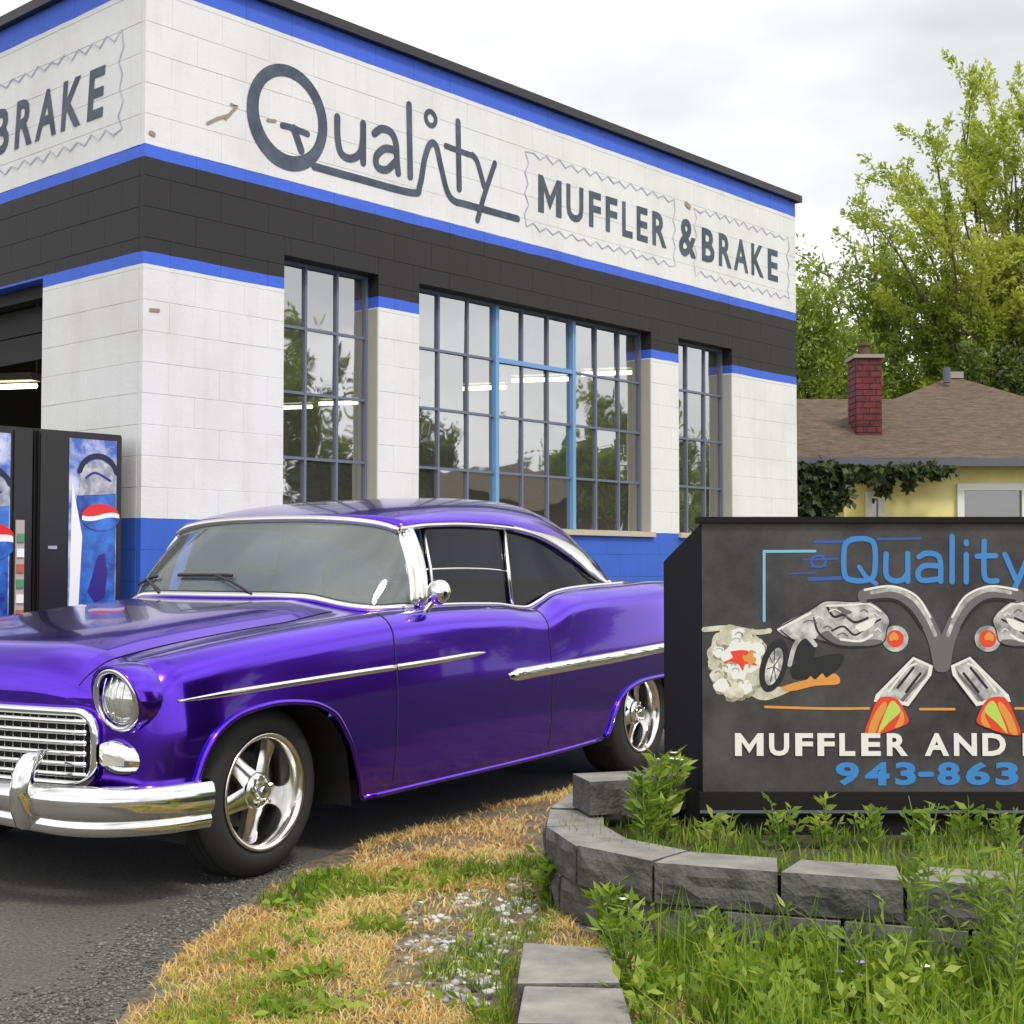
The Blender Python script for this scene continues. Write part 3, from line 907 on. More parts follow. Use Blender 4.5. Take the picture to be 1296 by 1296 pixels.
for sgn in (1, -1):
    for i in range(len(stn) - 1):
        um = (stn[i] + stn[i + 1]) / 2
        for k in range(NK - 1):
            q4 = [SEC[i][k], SEC[i+1][k], SEC[i+1][k+1], SEC[i][k+1]]
            vs = [C(p[0], p[1] * sgn, p[2]) for p in q4]
            vm = (SEC[i][k][1] + SEC[i][k+1][1]) / 2
            tgt, mi = body, 0
            incab = .84 < um < 2.88 and k >= K_SH + 3
            if incab: mi = 1
            elif .66 < um < 1.87 and 1 <= k < K_SH + 1: tgt = door[0 if sgn > 0 else 1]
            elif um < .62 and k >= K_SH + 5: tgt = hood
            elif um > 3.05 and vm < .62: tgt = deck
            tgt.add(vs, [(0, 1, 2, 3) if sgn > 0 else (3, 2, 1, 0)], mi)
def weld(mb, name, mats, ang=35):
    o = mb.build(name, mats, CAR, smooth=True)
    bm = bmesh.new(); bm.from_mesh(o.data)
    bmesh.ops.remove_doubles(bm, verts=bm.verts, dist=.0004)
    bmesh.ops.recalc_face_normals(bm, faces=bm.faces)
    bm.to_mesh(o.data); bm.free()
    try: o.data.set_sharp_from_angle(angle=R(ang))
    except Exception: pass
    return o
# front and tail faces
for idx in (0, -1):
    S0 = SEC[idx]
    low = S0[0][2]
    rowsf = []
    for k in range(NK):
        u, v, z = S0[k]
    # horizontal strips between the section outline and its mirror
    for k in range(NK - 1):
        a, b = S0[k], S0[k + 1]
        nseg = 10
        for j in range(nseg):
            f0, f1 = 1 - 2 * j / nseg, 1 - 2 * (j + 1) / nseg
            ub = U0 if idx == 0 else U1
            p = [(bow(ub, a[1]*f0), a[1]*f0, a[2]), (bow(ub, a[1]*f1), a[1]*f1, a[2]), (bow(ub, b[1]*f1), b[1]*f1, b[2]), (bow(ub, b[1]*f0), b[1]*f0, b[2])]
            if k < K_SH + 2: body.add([C(*x) for x in p], [(0, 1, 2, 3)])
    a = S0[K_SH + 2]
    # top cap strips under the crown
    for k in range(K_SH + 2, NK - 1):
        p, q_ = S0[k], S0[k + 1]
        for s in (1, -1):
            ub = U0 if idx == 0 else U1
            body.add([C(p[0], p[1]*s, p[2]), C(q_[0], q_[1]*s, q_[2]), C(bow(ub, q_[1]), q_[1]*s, min(a[2], q_[2]) - .001), C(bow(ub, p[1]), p[1]*s, min(a[2], p[2]) - .001)], [(0, 1, 2, 3)])
body_o = weld(body, 'body', [M['paint'], M['interior']])
for i in (0, 1):
    d_o = weld(door[i], 'door', [M['paint']])
    s = 1 if i == 0 else -1
    for ug in (.66, 1.87):
        gp = MB()
        sec = section(ug)[1:K_SH + 1]
        pth = [C(bow(ug, p[0]), s * (p[0] + .0012), p[1] + .0008) for p in sec]
        n = len(pth)
        L = [(p[0] - .0035, p[1], p[2]) for p in pth]; Rr = [(p[0] + .0035, p[1], p[2]) for p in pth]
        gp.add(L + Rr, [(j, j + 1, n + j + 1, n + j) for j in range(n - 1)])
        gp.build('door_gap', M['black'], d_o)
hood_o = weld(hood, 'hood', [M['paint']])
for s in (1, -1):
    gp = MB(); kb = K_SH + 5; pth = [SEC[i][kb] for i in range(2, len(stn)) if stn[i] < .62]; n = len(pth)
    gp.add([C(p[0], s * (p[1] - .0035), p[2] + .0014) for p in pth] + [C(p[0], s * (p[1] + .0035), p[2] + .0014) for p in pth], [(j, j + 1, n + j + 1, n + j) for j in range(n - 1)])
    gp.build('hood_gap', M['black'], hood_o)
weld(deck, 'trunk_lid', [M['paint']])

# wheel-arch lips
for s in (1, -1):
    for ua, ub in ((-.455, .50), (2.44, 3.50)):
        path = []
        for u in np.arange(ua, ub, .015):
            z = fB(u); path.append(C(bow(u, .9), s * (side_w(u, z) + .004), z + .004))
        MB().tube(path, .011, 8).build('arch_lip', M['paint'], CAR, smooth=True)
    path = [C(u, s * (side_w(u, fB(u)) - .002), fB(u) + .006) for u in np.arange(.5, 2.42, .1)]
    MB().tube(path, .012, 8).build('rocker_edge', M['paint'], CAR, smooth=True)
# dark wheel housings and floor
hs = MB()
for u0_, r_ in ((0.0, .42), (2.99, .40)):
    for s in (1, -1):
        arc = [(u0_ + r_ * math.cos(t), .34 + r_ * .72 * math.sin(t)) for t in np.linspace(0, math.pi, 14)]
        arc = [(u0_ + r_ + .02, .2)] + arc + [(u0_ - r_ - .02, .2)]
        hs.grid([[C(a_[0], s * .46, a_[1]), C(a_[0], s * .88, a_[1])] for a_ in arc])
        hs.add([C(a_[0], s * .46, a_[1]) for a_ in arc], [tuple(range(len(arc)))])
hs.box((-4.0, -.80, .24), (-3.44, .80, .30)); hs.box((-2.53, -.80, .235), (-.47, .80, .28)); hs.box((-3.44, -.45, .24), (-2.53, .45, .30)); hs.box((-.47, -.45, .22), (.55, .45, .30))
hs.build('underbody', M['black'], CAR)

# wheels
def wheel(u, v, rad, wid, rim_r, parent, s):
    e = MB()
    Mx = Matrix.Translation(C(u, v, rad)) @ Matrix.Rotation(-s * math.pi / 2, 4, 'X')   # local +z = outward
    h = wid / 2
    prof = [(rim_r - .012, h - .03), (rim_r + .004, h - .006), (rim_r + .03, h + .004), (rim_r + .06, h), (rad - .03, h - .012), (rad - .010, h - .030), (rad, h - .06),
            (rad, -h + .06), (rad - .010, -h + .03), (rad - .03, -h + .012), (rim_r + .03, -h), (rim_r - .01, -h + .03)]
    e.lathe(prof, 48, 0, Mx)
    for k in (-2, -1, 1, 2):          # tread grooves read as dark rings
        zc_ = k * wid * .13
        e.lathe([(rad + .0015, zc_ - .004), (rad + .0015, zc_ + .004)], 48, 1, Mx)
    tyre = e.build('wheel', [M['tyre'], M['black']], parent, smooth=True, angle=40)
    r = MB()
    r.lathe([(rim_r + .006, h - .004), (rim_r + .010, h + .003), (rim_r - .002, h + .004), (rim_r - .014, h - .010), (rim_r - .022, h - .05), (rim_r - .03, h - .11), (rim_r - .05, -h + .04)], 48, 0, Mx)
    r.build('rim', M['alloy'], tyre, smooth=True)
    bk = MB(); bk.lathe([(0, h - .13), (rim_r - .03, h - .13)], 32, 0, Mx)
    bk.lathe([(.03, h - .10), (rim_r - .07, h - .10), (rim_r - .07, h - .125)], 32, 0, Mx)
    bk.build('brake_drum', M['black'], tyre)
    for k in range(5):
        a = 2 * math.pi * k / 5 + .35
        sp = MB(); n = 7; rows_ = []
        for i in range(n):
            f = i / (n - 1); rr = .035 + (rim_r - .026 - .035) * f
            hw = .031 + .014 * (1 - f) ** 2 + .020 * max(0, f - .75) * 4 * .5
            zt = h - .030 - .030 * math.sin(f * math.pi * .5) - .015 * f
            rows_.append([(rr, -hw, zt - .04), (rr, -hw, zt - .008), (rr, -hw * .45, zt), (rr, hw * .45, zt), (rr, hw, zt - .008), (rr, hw, zt - .04)])
        Rz = Mx @ Matrix.Rotation(a, 4, 'Z')
        sp.grid([[Rz @ Vector(p) for p in rw] for rw in rows_])
        sp.build('spoke', M['alloy'], tyre, smooth=True, angle=40)
    cpp = MB(); cpp.lathe([(.068, h - .075), (.066, h - .035), (.052, h - .024), (.034, h - .022), (.032, h - .006), (.024, h + .004), (0, h + .006)], 24, 0, Mx)
    cpp.build('hub_cap', M['alloy'], tyre, smooth=True, angle=40)
    for k in range(5):
        a = 2 * math.pi * k / 5 + .35 + math.pi / 5
        nt = MB(); nt.lathe([(.009, -.012), (.009, .008), (0, .010)], 6, 0, Mx @ Matrix.Translation((.048 * math.cos(a), .048 * math.sin(a), h - .018)))
        nt.build('lug_nut', M['chrome'], tyre)
for s in (1, -1):
    wheel(0.0, s * .735, .312, .205, .205, CAR, s)
    wheel(2.99, s * .715, .335, .25, .205, CAR, s)

# headlamps
for s in (1, -1):
    hu, hv, hz = -.628, .762, .690
    ax = Vector(C(-1, 0.10 * s, 0)).normalized()
    pod = MB(); ringsP = []
    for (d0, r0, tilt) in ((-.10, .108, 0), (-.07, .1135, .01), (-.045, .1155, .04), (-.02, .115, .12), (.0, .112, .28), (.006, .110, .34), (.011, .107, .36), (.006, .102, .36), (-.03, .099, .1)):
        ring = []
        for k in range(28):
            t = 2 * math.pi * k / 28
            up = math.sin(t)
            ru = hu - d0 - tilt * .10 * (up + .2); rv = hv + r0 * math.cos(t); rz_ = hz + r0 * 1.06 * up
            ring.append(C(ru, s * rv, rz_))
        ringsP.append(ring + [ring[0]])
    pod.grid(ringsP)
    hp = fix_normals(pod.build('headlamp', M['paint'], CAR, smooth=True))
    rg = MB()
    rg.tube([C(hu - .012 - .022 * math.sin(t), s * (hv + .094 * math.cos(t)), hz + .098 * math.sin(t)) for t in np.linspace(0, 2 * math.pi, 33)[:-1]], .0115, 8, closed=True)
    rg.build('bezel', M['chrome'], hp, smooth=True)
    ln = MB()
    ln.lathe([(.092, -.05), (.084, .0), (.066, .018), (.040, .029), (.018, .033), (0, .034)], 28, 0, Matrix.Translation(C(hu + .004, s * hv, hz)) @ Matrix.Rotation(math.pi / 2, 4, 'Y'))
    ln.build('lens', M['lens'], hp, smooth=True)
    rf = MB()
    for zz in (-.04, -.013, .013, .04):
        w_ = math.sqrt(.08**2 - zz**2)
        rf.tube([C(hu - .012 - .022 * (1 - (x / .085)**2), s * (hv + zz), hz + x) for x in np.linspace(-w_, w_, 9)], .0018, 4)
    rf.build('lens_rib', M['chrome'], hp)
    # parking lamp: pointed chrome pod
    pk = MB(); ringsQ = []
    pu, pv, pz = -.635, .775, .500
    for f in np.linspace(0, 1, 10):
        rr = .054 * math.sin(math.pi * min(1, .12 + .88 * f) ** .8) + .004
        ringsQ.append([C(pu - .015 + .15 * f**1.6 , s * (pv - .085 + .185 * f) + 0 * rr, pz + .012 - .03 * f) for _ in (0,)] and
                      [C(pu - .015 + .17 * f**2 - .5 * rr * math.cos(t), s * (pv - .075 + .180 * f + .4 * rr * math.cos(t)), pz + .012 - .035 * f + rr * math.sin(t)) for t in np.linspace(0, 2 * math.pi, 15)])
    pk.grid(ringsQ)
    pko = fix_normals(pk.build('parking_lamp', M['chrome'], CAR, smooth=True))
    pl = MB(); pl.add([C(pu - .046, s * (pv - .03), pz + .02), C(pu - .03, s * (pv + .055), pz + .006), C(pu - .028, s * (pv + .05), pz - .018), C(pu - .046, s * (pv - .03), pz - .022)], [(0, 1, 2, 3)])
    pl.build('lens', M['amber'], pko)

# grille: dark cavity, surround, crate bars
def fu(v): return bow(U0, v)
gr = MB()
gl_, gh_ = .665, (.418, .632)
nv = 21
gr.grid([[C(fu(v) - .006, v, gh_[0]), C(fu(v) - .006, v, gh_[1])] for v in np.linspace(-gl_, gl_, nv)])
grille = gr.build('grille', M['black'], CAR)
def rr_path(a, z0, z1, rad, off):
    pts = []
    for cx, cz, t0 in ((a - rad, z1 - rad, 0), (-a + rad, z1 - rad, 90), (-a + rad, z0 + rad, 180), (a - rad, z0 + rad, 270)):
        for t in np.linspace(t0, t0 + 90, 6): pts.append((cx + rad * math.cos(R(t)), cz + rad * math.sin(R(t))))
    out = []
    for i in range(len(pts)):
        p, q_ = pts[i], pts[(i + 1) % len(pts)]
        n = max(1, int(abs(p[0] - q_[0]) / .08))
        for j in range(n):
            v = p[0] + (q_[0] - p[0]) * j / n; z = p[1] + (q_[1] - p[1]) * j / n
            out.append(C(fu(v) - off, v, z))
    return out
MB().tube(rr_path(gl_ + .012, gh_[0] - .012, gh_[1] + .012, .07, .016), .0165, 8, closed=True).build('grille_surround', M['chrome'], grille, smooth=True)
for k in range(6):
    z = gh_[0] + .020 + k * .035
    MB().tube([C(fu(v) - .022, v, z) for v in np.linspace(-gl_ + .015, gl_ - .015, 25)], .0105, 8).build('grille_bar', M['chrome'], grille, smooth=True)

for k in range(34):
    v = -gl_ + .03 + k * (2 * gl_ - .06) / 33
    MB().box((-fu(v) + .010, v - .0016, gh_[0] + .004), (-fu(v) + .017, v + .0016, gh_[1] - .004)).build('grille_fin', M['stainless'], grille)
# front bumper
def sweep(path, prof, mb):
    """path [(u, v)], prof [(out, z)]"""
    rows_ = []
    for i, (u, v) in enumerate(path):
        a, b = path[max(i - 1, 0)], path[min(i + 1, len(path) - 1)]
        du, dv = b[0] - a[0], b[1] - a[1]; l = math.hypot(du, dv)
        nu, nv_ = -dv / l, du / l             # outward = forward when v grows
        rows_.append([C(u + nu * o * 1.0, v + nv_ * o, z) for o, z in prof(i)])
    mb.grid(rows_)
bp = pchip([(0, -.80), (.4, -.79), (.62, -.765), (.76, -.715), (.85, -.64), (.905, -.54), (.935, -.40)])
pv_ = list(np.linspace(0, .6, 10)) + list(np.linspace(.64, .90, 12)) + list(np.linspace(.908, .935, 6))
half = [(bp(v), v) for v in pv_]
path = [(u, -v) for u, v in half[::-1][:-1]] + half
def bprof(i):
    v = abs(path[i][1]); dz = -.018 * smooth01(.35, .75, v)
    top = .418; bot = .272 + dz
    c = (top + bot) / 2; h = (top - bot) / 2
    return [(-.03, bot + .006), (.006, bot), (.024, bot + .006), (.033, bot + .022), (.033, bot + .040), (.025, bot + .052), (.027, bot + .058), (.043, bot + .068), (.049, bot + .085), (.050, top - .035), (.043, top - .014), (.026, top - .002), (.006, top), (-.03, top - .004)]
bmp = MB(); sweep(path, bprof, bmp)
for i_ in (0, len(path) - 1):
    n_ = 14; st_ = i_ * n_
    bmp.f.append(tuple(range(st_, st_ + n_))); bmp.m.append(0)
bumper = fix_normals(bmp.build('front_bumper', M['chrome'], CAR, smooth=True, angle=60))
for s in (1, -1):
    gv = .535; gu = bp(gv) - .05
    gd_ = MB(); rg_ = []
    for z, du, w in ((.275, .0, .012), (.29, -.02, .026), (.33, -.035, .036), (.40, -.042, .036), (.46, -.034, .034), (.495, -.016, .029), (.516, .004, .020), (.522, .03, .006)):
        rg_.append([C(gu + du + .045 + (-.045) * math.cos(t) , s * (gv + w * math.sin(t)), z) for t in np.linspace(0, 2 * math.pi, 15)])
    gd_.grid(rg_)
    fix_normals(gd_.build('bumper_guard', M['chrome'], bumper, smooth=True))
# rear bumper and tail lamps
rbp = pchip([(0, 4.30), (.5, 4.28), (.75, 4.20), (.88, 4.08), (.93, 3.9)])
half = [(rbp(v), v) for v in pv_[:-1]]
path = [(u, v) for u, v in half[::-1][:-1]] + [(u, -v) for u, v in half]
def bprof(i): return [(-.03, .36), (.01, .355), (.04, .40), (.045, .45), (.03, .50), (-.03, .51)]
bmp = MB(); sweep(path, bprof, bmp); fix_normals(bmp.build('rear_bumper', M['chrome'], CAR, smooth=True))
for s in (1, -1):
    t_ = MB(); t_.lathe([(.055, -.05), (.05, .02), (.03, .045), (0, .05)], 18, 0, Matrix.Translation(C(4.05, s * .74, .84)) @ Matrix.Rotation(-math.pi / 2, 4, 'Y'))
    t_.build('tail_lamp', M['red_lens'], CAR, smooth=True)

# side spears
def spear(s, pts, rads, name):
    path, rs = [], []
    fz = pchip([(p[0], p[1]) for p in pts]); fr = pchip([(p[0], r) for p, r in zip(pts, rads)])
    for u in np.linspace(pts[0][0], pts[-1][0], 40):
        z = fz(u); path.append(C(bow(u, .9), s * (side_w(u, z) + .001), z)); rs.append(fr(u))
    m_ = MB(); m_.tube(path, rs, 10, squash=(Vector((0, 1, 0)), .55))
    return m_.build(name, M['chrome'], CAR, smooth=True)
for s in (1, -1):
    spear(s, [(-.50, .680), (-.2, .693), (.4, .716), (.655, .724)], [.004, .013, .013, .013], 'fender_spear')
    spear(s, [(.668, .7245), (.9, .732), (1.2, .745), (1.31, .750)], [.013, .013, .012, .003], 'door_spear')
    spear(s, [(1.49, .634), (1.55, .636), (2.4, .660), (3.2, .688), (3.98, .70)], [.012, .030, .030, .026, .014], 'quarter_spear')
    tw = MB()
    for k in range(9):
        ua = 1.58 + k * .2
        z = .636 + (ua - 1.55) * .031
        tw.tube([C(ua, s * (side_w(ua, z) + .014), z + .012), C(ua + .17, s * (side_w(ua, z) + .014), z - .004)], [.006, .002], 6)
    tw.build('spear_ridge', M['stainless'], CAR, smooth=True)

# greenhouse
vE = pchip([(1.02, .665), (1.2, .69), (1.6, .70), (2.0, .692), (2.4, .675), (2.7, .67), (2.86, .69)])
zE = pchip([(1.02, 1.292), (1.2, 1.312), (1.5, 1.322), (1.83, 1.316), (2.1, 1.290), (2.3, 1.248), (2.45, 1.200), (2.6, 1.142), (2.72, 1.085), (2.86, 1.032)])
zR = pchip([(.95, 1.345), (1.1, 1.388), (1.3, 1.425), (1.6, 1.457), (1.95, 1.474), (2.25, 1.476), (2.5, 1.448), (2.7, 1.375), (2.86, 1.27)])
rows_ = []
fr_ = np.linspace(0, 1, 34)
for f in fr_:
    row = []
    for th in np.linspace(0, math.pi, 37):
        c = math.cos(th); a = abs(c)
        ul = .955 + .075 * a ** 3                       # header bowed in plan
        ur = 2.60 + .26 * a ** 6
        u = ul + (ur - ul) * f
        ve, ze = vE(u), zE(u)
        zc = zR(u)
        sp_ = max(1 - a ** 3.0, 0) ** .50
        row.append(C(u, ve * math.copysign(a ** .9, c), ze + (zc - ze) * sp_))
    rows_.append(row)
rf_ = MB().grid(rows_)
roof = fix_normals(rf_.build('roof', [M['paint'], M['interior']], CAR, smooth=True))
sm = roof.modifiers.new('thickness', 'SOLIDIFY'); sm.thickness = .018; sm.offset = -1; sm.material_offset = 1
def roof_pt(u, th):
    c = math.cos(th); a = abs(c); ve, ze = vE(u), zE(u)
    return C(u, ve * math.copysign(a ** .9, c), ze + (zR(u) - ze) * max(1 - a ** 3.0, 0) ** .50)
# rear window
rw = []
for f in np.linspace(0, 1, 8):
    row = []
    for s in np.linspace(-1, 1, 25):
        a = abs(s); v0_ = .62 * s
        uu = 2.60 + .26 * a ** 6
        top = Vector(C(uu - .01, .66 * math.copysign(a ** .9, s), zE(uu) + (zR(uu) - zE(uu)) * max(1 - a ** 3.0, 0) ** .50 - .012))
        bot = Vector(C(3.22 - .34 * a ** 3, .70 * s, 1.052 - .012 * a))
        row.append(top.lerp(bot, f) + Vector((-.04 * math.sin(f * math.pi), 0, .02 * math.sin(f * math.pi))))
    rw.append(row)
rwo = orient(MB().grid(rw).build('rear_window', M['sideglass'], CAR, smooth=True), (-1, 0, .8))
MB().tube([rw[-1][j] for j in range(25)], .012, 6).build('trim', M['stainless'], rwo, smooth=True)
# windscreen
bs = [(0, .60, 0, 1.008), (.3, .61, .26, 1.008), (.55, .645, .47, 1.004), (.75, .72, .64, .994), (.88, .80, .735, .985), (.95, .875, .775, .978), (1, .955, .79, .972)]
ts = [(0, .952, 0, 1.338), (.3, .955, .21, 1.336), (.55, .968, .385, 1.328), (.75, .99, .52, 1.315), (.88, 1.012, .605, 1.300), (.95, 1.025, .64, 1.288), (1, 1.032, .66, 1.276)]
def body_z(u, v):
    sc = section(u)[K_SH:][::-1]
    return float(np.interp(v, [p[0] for p in sc], [p[1] for p in sc]))
bs = [(a, u, v, body_z(min(u, .79), v) + .008) for a, u, v, z in bs]
fb = [pchip([(b[0], b[i]) for b in bs]) for i in (1, 2, 3)]; ft = [pchip([(b[0], b[i]) for b in ts]) for i in (1, 2, 3)]
ws = []
for f in np.linspace(0, 1, 9):
    row = []
    for s in np.linspace(-1, 1, 41):
        a = abs(s); sg = 1 if s >= 0 else -1
        b = Vector(C(fb[0](a), sg * fb[1](a), fb[2](a))); t = Vector(C(ft[0](a), sg * ft[1](a), ft[2](a)))
        p = b.lerp(t, f); k = .030 * math.sin(math.pi * f)
        p += Vector((k * (1 - a * .6), sg * k * a, 0))
        row.append(p)
    ws.append(row)
wsc = orient(MB().grid(ws).build('windscreen', M['windscreen'], CAR, smooth=True), (1, 0, .5))
off = Vector((.006, 0, .004))
MB().tube([p + off for p in ws[0]], .0165, 8).build('lower_trim', M['stainless'], wsc, smooth=True)
MB().tube([p + off for p in ws[-1]], .0165, 8).build('header_trim', M['stainless'], wsc, smooth=True)
MB().tube([p + Vector((.004, 0, .018)) for p in ws[0]], .006, 6).build('rubber_seal', M['rubber'], wsc, smooth=True)
for j, s in ((40, 1), (0, -1)):
    MB().tube([ws[i][j] for i in range(9)], .014, 8).build('side_trim', M['stainless'], wsc, smooth=True)
    pil = MB(); rws = []
    for f in np.linspace(0, 1, 9):
        a = Vector(C(.965, s * .795, .960)).lerp(Vector(C(1.035, s * .672, 1.292)), f); k = .03 * math.sin(math.pi * f)
        b = Vector(C(1.075 - .01 * f, s * .80, .960)).lerp(Vector(C(1.115, s * .685, 1.305)), f)
        rws.append([a + Vector((0, s * k - s * .01, 0)), a.lerp(b, .3) + Vector((0, s * (k + .012), 0)), a.lerp(b, .7) + Vector((0, s * (k + .010), 0)), b + Vector((0, s * (k - .012), 0))])
    pil.grid(rws); po = fix_normals(pil.build('windscreen_pillar', M['stainless'], CAR, smooth=True))
    mo = po.modifiers.new('thickness', 'SOLIDIFY'); mo.thickness = .02
    # drip rail and quarter trim
    MB().tube([C(u, s * (vE(u) + .006), zE(u) - .004) for u in np.linspace(1.03, 2.50, 40)], .0105, 8).build('drip_rail', M['stainless'], CAR, smooth=True)
    rb_ = []
    for u in np.linspace(1.9, 2.885, 30):
        w_ = .012 + .075 * smooth01(2.05, 2.66, u) * (1 - .93 * smooth01(2.66, 2.885, u))
        uu = min(u, 2.86)
        rb_.append([C(u, s * (vE(uu) - .006), zE(uu) - .020), C(u, s * (vE(uu) + .010), zE(uu) - .016), C(u, s * (vE(uu) + .012), zE(uu)),
                    C(u + .3 * w_, s * (vE(uu) + .010 - .10 * w_), zE(uu) + .55 * w_), C(u + .55 * w_, s * (vE(uu) + .004 - .22 * w_), zE(uu) + .95 * w_), C(u + .55 * w_, s * (vE(uu) - .012 - .22 * w_), zE(uu) + .97 * w_)])
    orient(MB().grid(rb_).build('roof_pillar_trim', M['stainless'], CAR, smooth=True), (0, s, 0))
    # belt moulding
    def belt(u): return (bow(u, .8), section(u)[K_SH][0] - .008, fS(u) + .004)
    MB().tube([C(b[0], s * b[1], b[2]) for b in [belt(u) for u in np.arange(1.0, 2.9, .04)]], .009, 8).build('belt_moulding', M['stainless'], CAR, smooth=True)
    # side glass
    def lowpt(u): b = belt(u); return Vector(C(u, s * (b[1] - .025), b[2] - .01))
    def toppt(u): return Vector(C(u, s * (vE(u) - .012), zE(u) - .014))
    wd = []
    for u in np.linspace(1.10, 1.765, 9):
        wd.append([lowpt(u), lowpt(u).lerp(toppt(u + .06), .47), toppt(u + .06)])
    dg_ = orient(MB().grid(wd).build('door_window', M['sideglass'], CAR, smooth=True), (0, s, 0))
    MB().tube([r[1] for r in wd], .0065, 6).build('glass_edge', M['stainless'], dg_, smooth=True)
    wq_ = []
    for u in np.linspace(1.765, 2.80, 18):
        tp = toppt(min(u + .05 * (1 - smooth01(1.8, 2.4, u)), 2.8)); lo = lowpt(u)
        if tp.z < lo.z + .004: tp.z = lo.z + .004
        wq_.append([lo, lo.lerp(tp, .5), tp])
    qg = orient(MB().grid(wq_).build('quarter_window', M['sideglass'], CAR, smooth=True), (0, s, 0))
    MB().tube([lowpt(1.765) + Vector((0, s * .008, 0)), toppt(1.825) + Vector((0, s * .008, 0))], .0125, 8).build('divider', M['stainless'], qg, smooth=True)
    MB().tube([lowpt(1.135) + Vector((0, s * .006, 0)), lowpt(1.14).lerp(toppt(1.18), .5) + Vector((0, s * .012, 0)), toppt(1.185)], .009, 8).build('vent_post', M['stainless'], CAR, smooth=True)
    # wiper
    wp = MB()
    pv0 = .12 if s > 0 else -.18
    A = ws[0][20 + int(s * 7)]; 
    j1, j2 = (25, 13) if s > 0 else (12, 3)
    tip = ws[2][j2] + Vector((.012, 0, .006)); piv = ws[0][j1] + Vector((.02, 0, .012)); md = ws[2][(j1 + j2) // 2] + Vector((.022, 0, .004))
    wp.tube([piv, piv.lerp(md, .55) + Vector((.01, 0, .012)), md], .007, 6)
    bl = [ws[2][j] + Vector((.014, 0, .006)) for j in range(j2, (j1 + j2) // 2 + 3)]
    wp.tube(bl, .008, 6)
    wp.build('wiper', M['rubber'], CAR, smooth=True)

# mirror on the near door
mr = MB()
mu, mv, mz = .985, .905, 1.020
mr.lathe([(.0, -.040), (.030, -.036), (.048, -.020), (.054, 0), (.054, .012), (.047, .016), (.0, .016)], 24, 0, Matrix.Translation(C(mu, mv, mz)) @ Matrix.Rotation(R(-100), 4, 'Y'))
mro = mr.build('side_mirror', M['chrome'], CAR, smooth=True)
ms = MB(); ms.tube([C(.97, .84, .925), C(.975, .855, .95), C(.985, .885, .985), C(mu, mv, mz - .02)], [.020, .013, .009, .009], 8)
ms.build('mirror_stem', M['chrome'], mro, smooth=True)

# interior: dash, steering wheel, bench seats
it = MB(); it.grid([[C(.80, v, .99), C(.90, v, 1.0), C(1.0, v, .965), C(1.02, v, .80)] for v in np.linspace(-.72, .72, 9)])
it.build('dashboard', M['interior'], CAR, smooth=True)
def bench(u, zt, name):
    b = MB(); rr = []
    for v in np.linspace(-.64, .64, 15):
        k = 1 - .10 * (abs(v) / .64) ** 4
        rr.append([C(u - .50, v, .58), C(u - .52, v, .66), C(u - .46, v, .70), C(u - .10, v, .69), C(u + .02, v, zt * k - .06), C(u + .06, v, zt * k), C(u + .12, v, zt * k - .01), C(u + .16, v, .62)])
    b.grid(rr); return fix_normals(b.build(name, M['seat'], CAR, smooth=True))
bench(1.62, 1.05, 'front_seat'); bench(2.50, 1.02, 'rear_seat')
sw = MB(); cc = Vector(C(1.14, .36, .985)); axs = Vector((-.86, 0, .5)).normalized(); e1 = Vector((0, 1, 0)); e2 = axs.cross(e1)
sw.tube([cc + .20 * (math.cos(t) * e1 + math.sin(t) * e2) for t in np.linspace(0, 2 * math.pi, 33)[:-1]], .011, 8, closed=True)
for t in (R(0), R(180), R(270)): sw.tube([cc - axs * .03, cc + .2 * (math.cos(t) * e1 + math.sin(t) * e2)], .009, 6)
sw.tube([cc, cc - axs * .3], .02, 8)
sw.build('steering_wheel', M['rubber'], CAR, smooth=True)

# ================================================================== drinks machines
def vend_mats():
    M['v_black'] = mat('machine_black', (0.016, 0.015, 0.015), 0.35)
    M['v_blue'] = mat('print_blue', (0.02, 0.08, 0.45), 0.25)
    noise_mix(M['v_blue'], (0.015, 0.02, 0.22), (0.05, 0.22, 0.72), 5, 5, .35, .65)
    M['v_ice'] = mat('print_ice', (0.4, 0.45, 0.7), 0.25)
    r = noise_mix(M['v_ice'], (0.05, 0.14, 0.50), (0.62, 0.64, 0.80), 7, 6, .38, .62)
    M['v_silver'] = mat('print_silver', (0.38, 0.38, 0.44), 0.3)
    noise_mix(M['v_silver'], (0.22, 0.22, 0.30), (0.55, 0.55, 0.60), 16, 4)
    M['v_dark'] = mat('print_dark_blue', (0.012, 0.012, 0.05), 0.3)
    M['v_indigo'] = mat('print_indigo', (0.035, 0.02, 0.22), 0.3)
    M['v_red'] = mat('print_red', (0.72, 0.02, 0.02), 0.25)
    M['v_white'] = mat('print_white', (0.85, 0.85, 0.85), 0.25)
    M['v_button'] = mat('button_plate', (0.42, 0.38, 0.34), 0.4)
    M['v_btnred'] = mat('button_red', (0.5, 0.12, 0.08), 0.4)
    M['v_btngrn'] = mat('button_green', (0.10, 0.28, 0.16), 0.4)
vend_mats()
MDEPTH = .72
def machine(P0, width, height, label, kind):
    """front runs along DR from P0, faces the lot; local x along the front, y into the machine"""
    e = empty('vending_machine', P0, math.atan2(DR.y, DR.x), label, 'vending machine', 'drinks machines beside the garage doorway')
    b = MB(); b.box((0, .03, .0), (width, MDEPTH, height)); b.build('cabinet', M['v_black'], e)
    d = MB()
    d.box((0.012, 0, .10), (width - .012, .028, height - .012)); d.build('door', M['v_black'], e)
    k = MB(); k.box((.03, .01, .0), (width - .03, .029, .095)); k.build('kick_plate', M['black'], e)
    return e
def pl(y): return lambda a, b: (a, y, b)
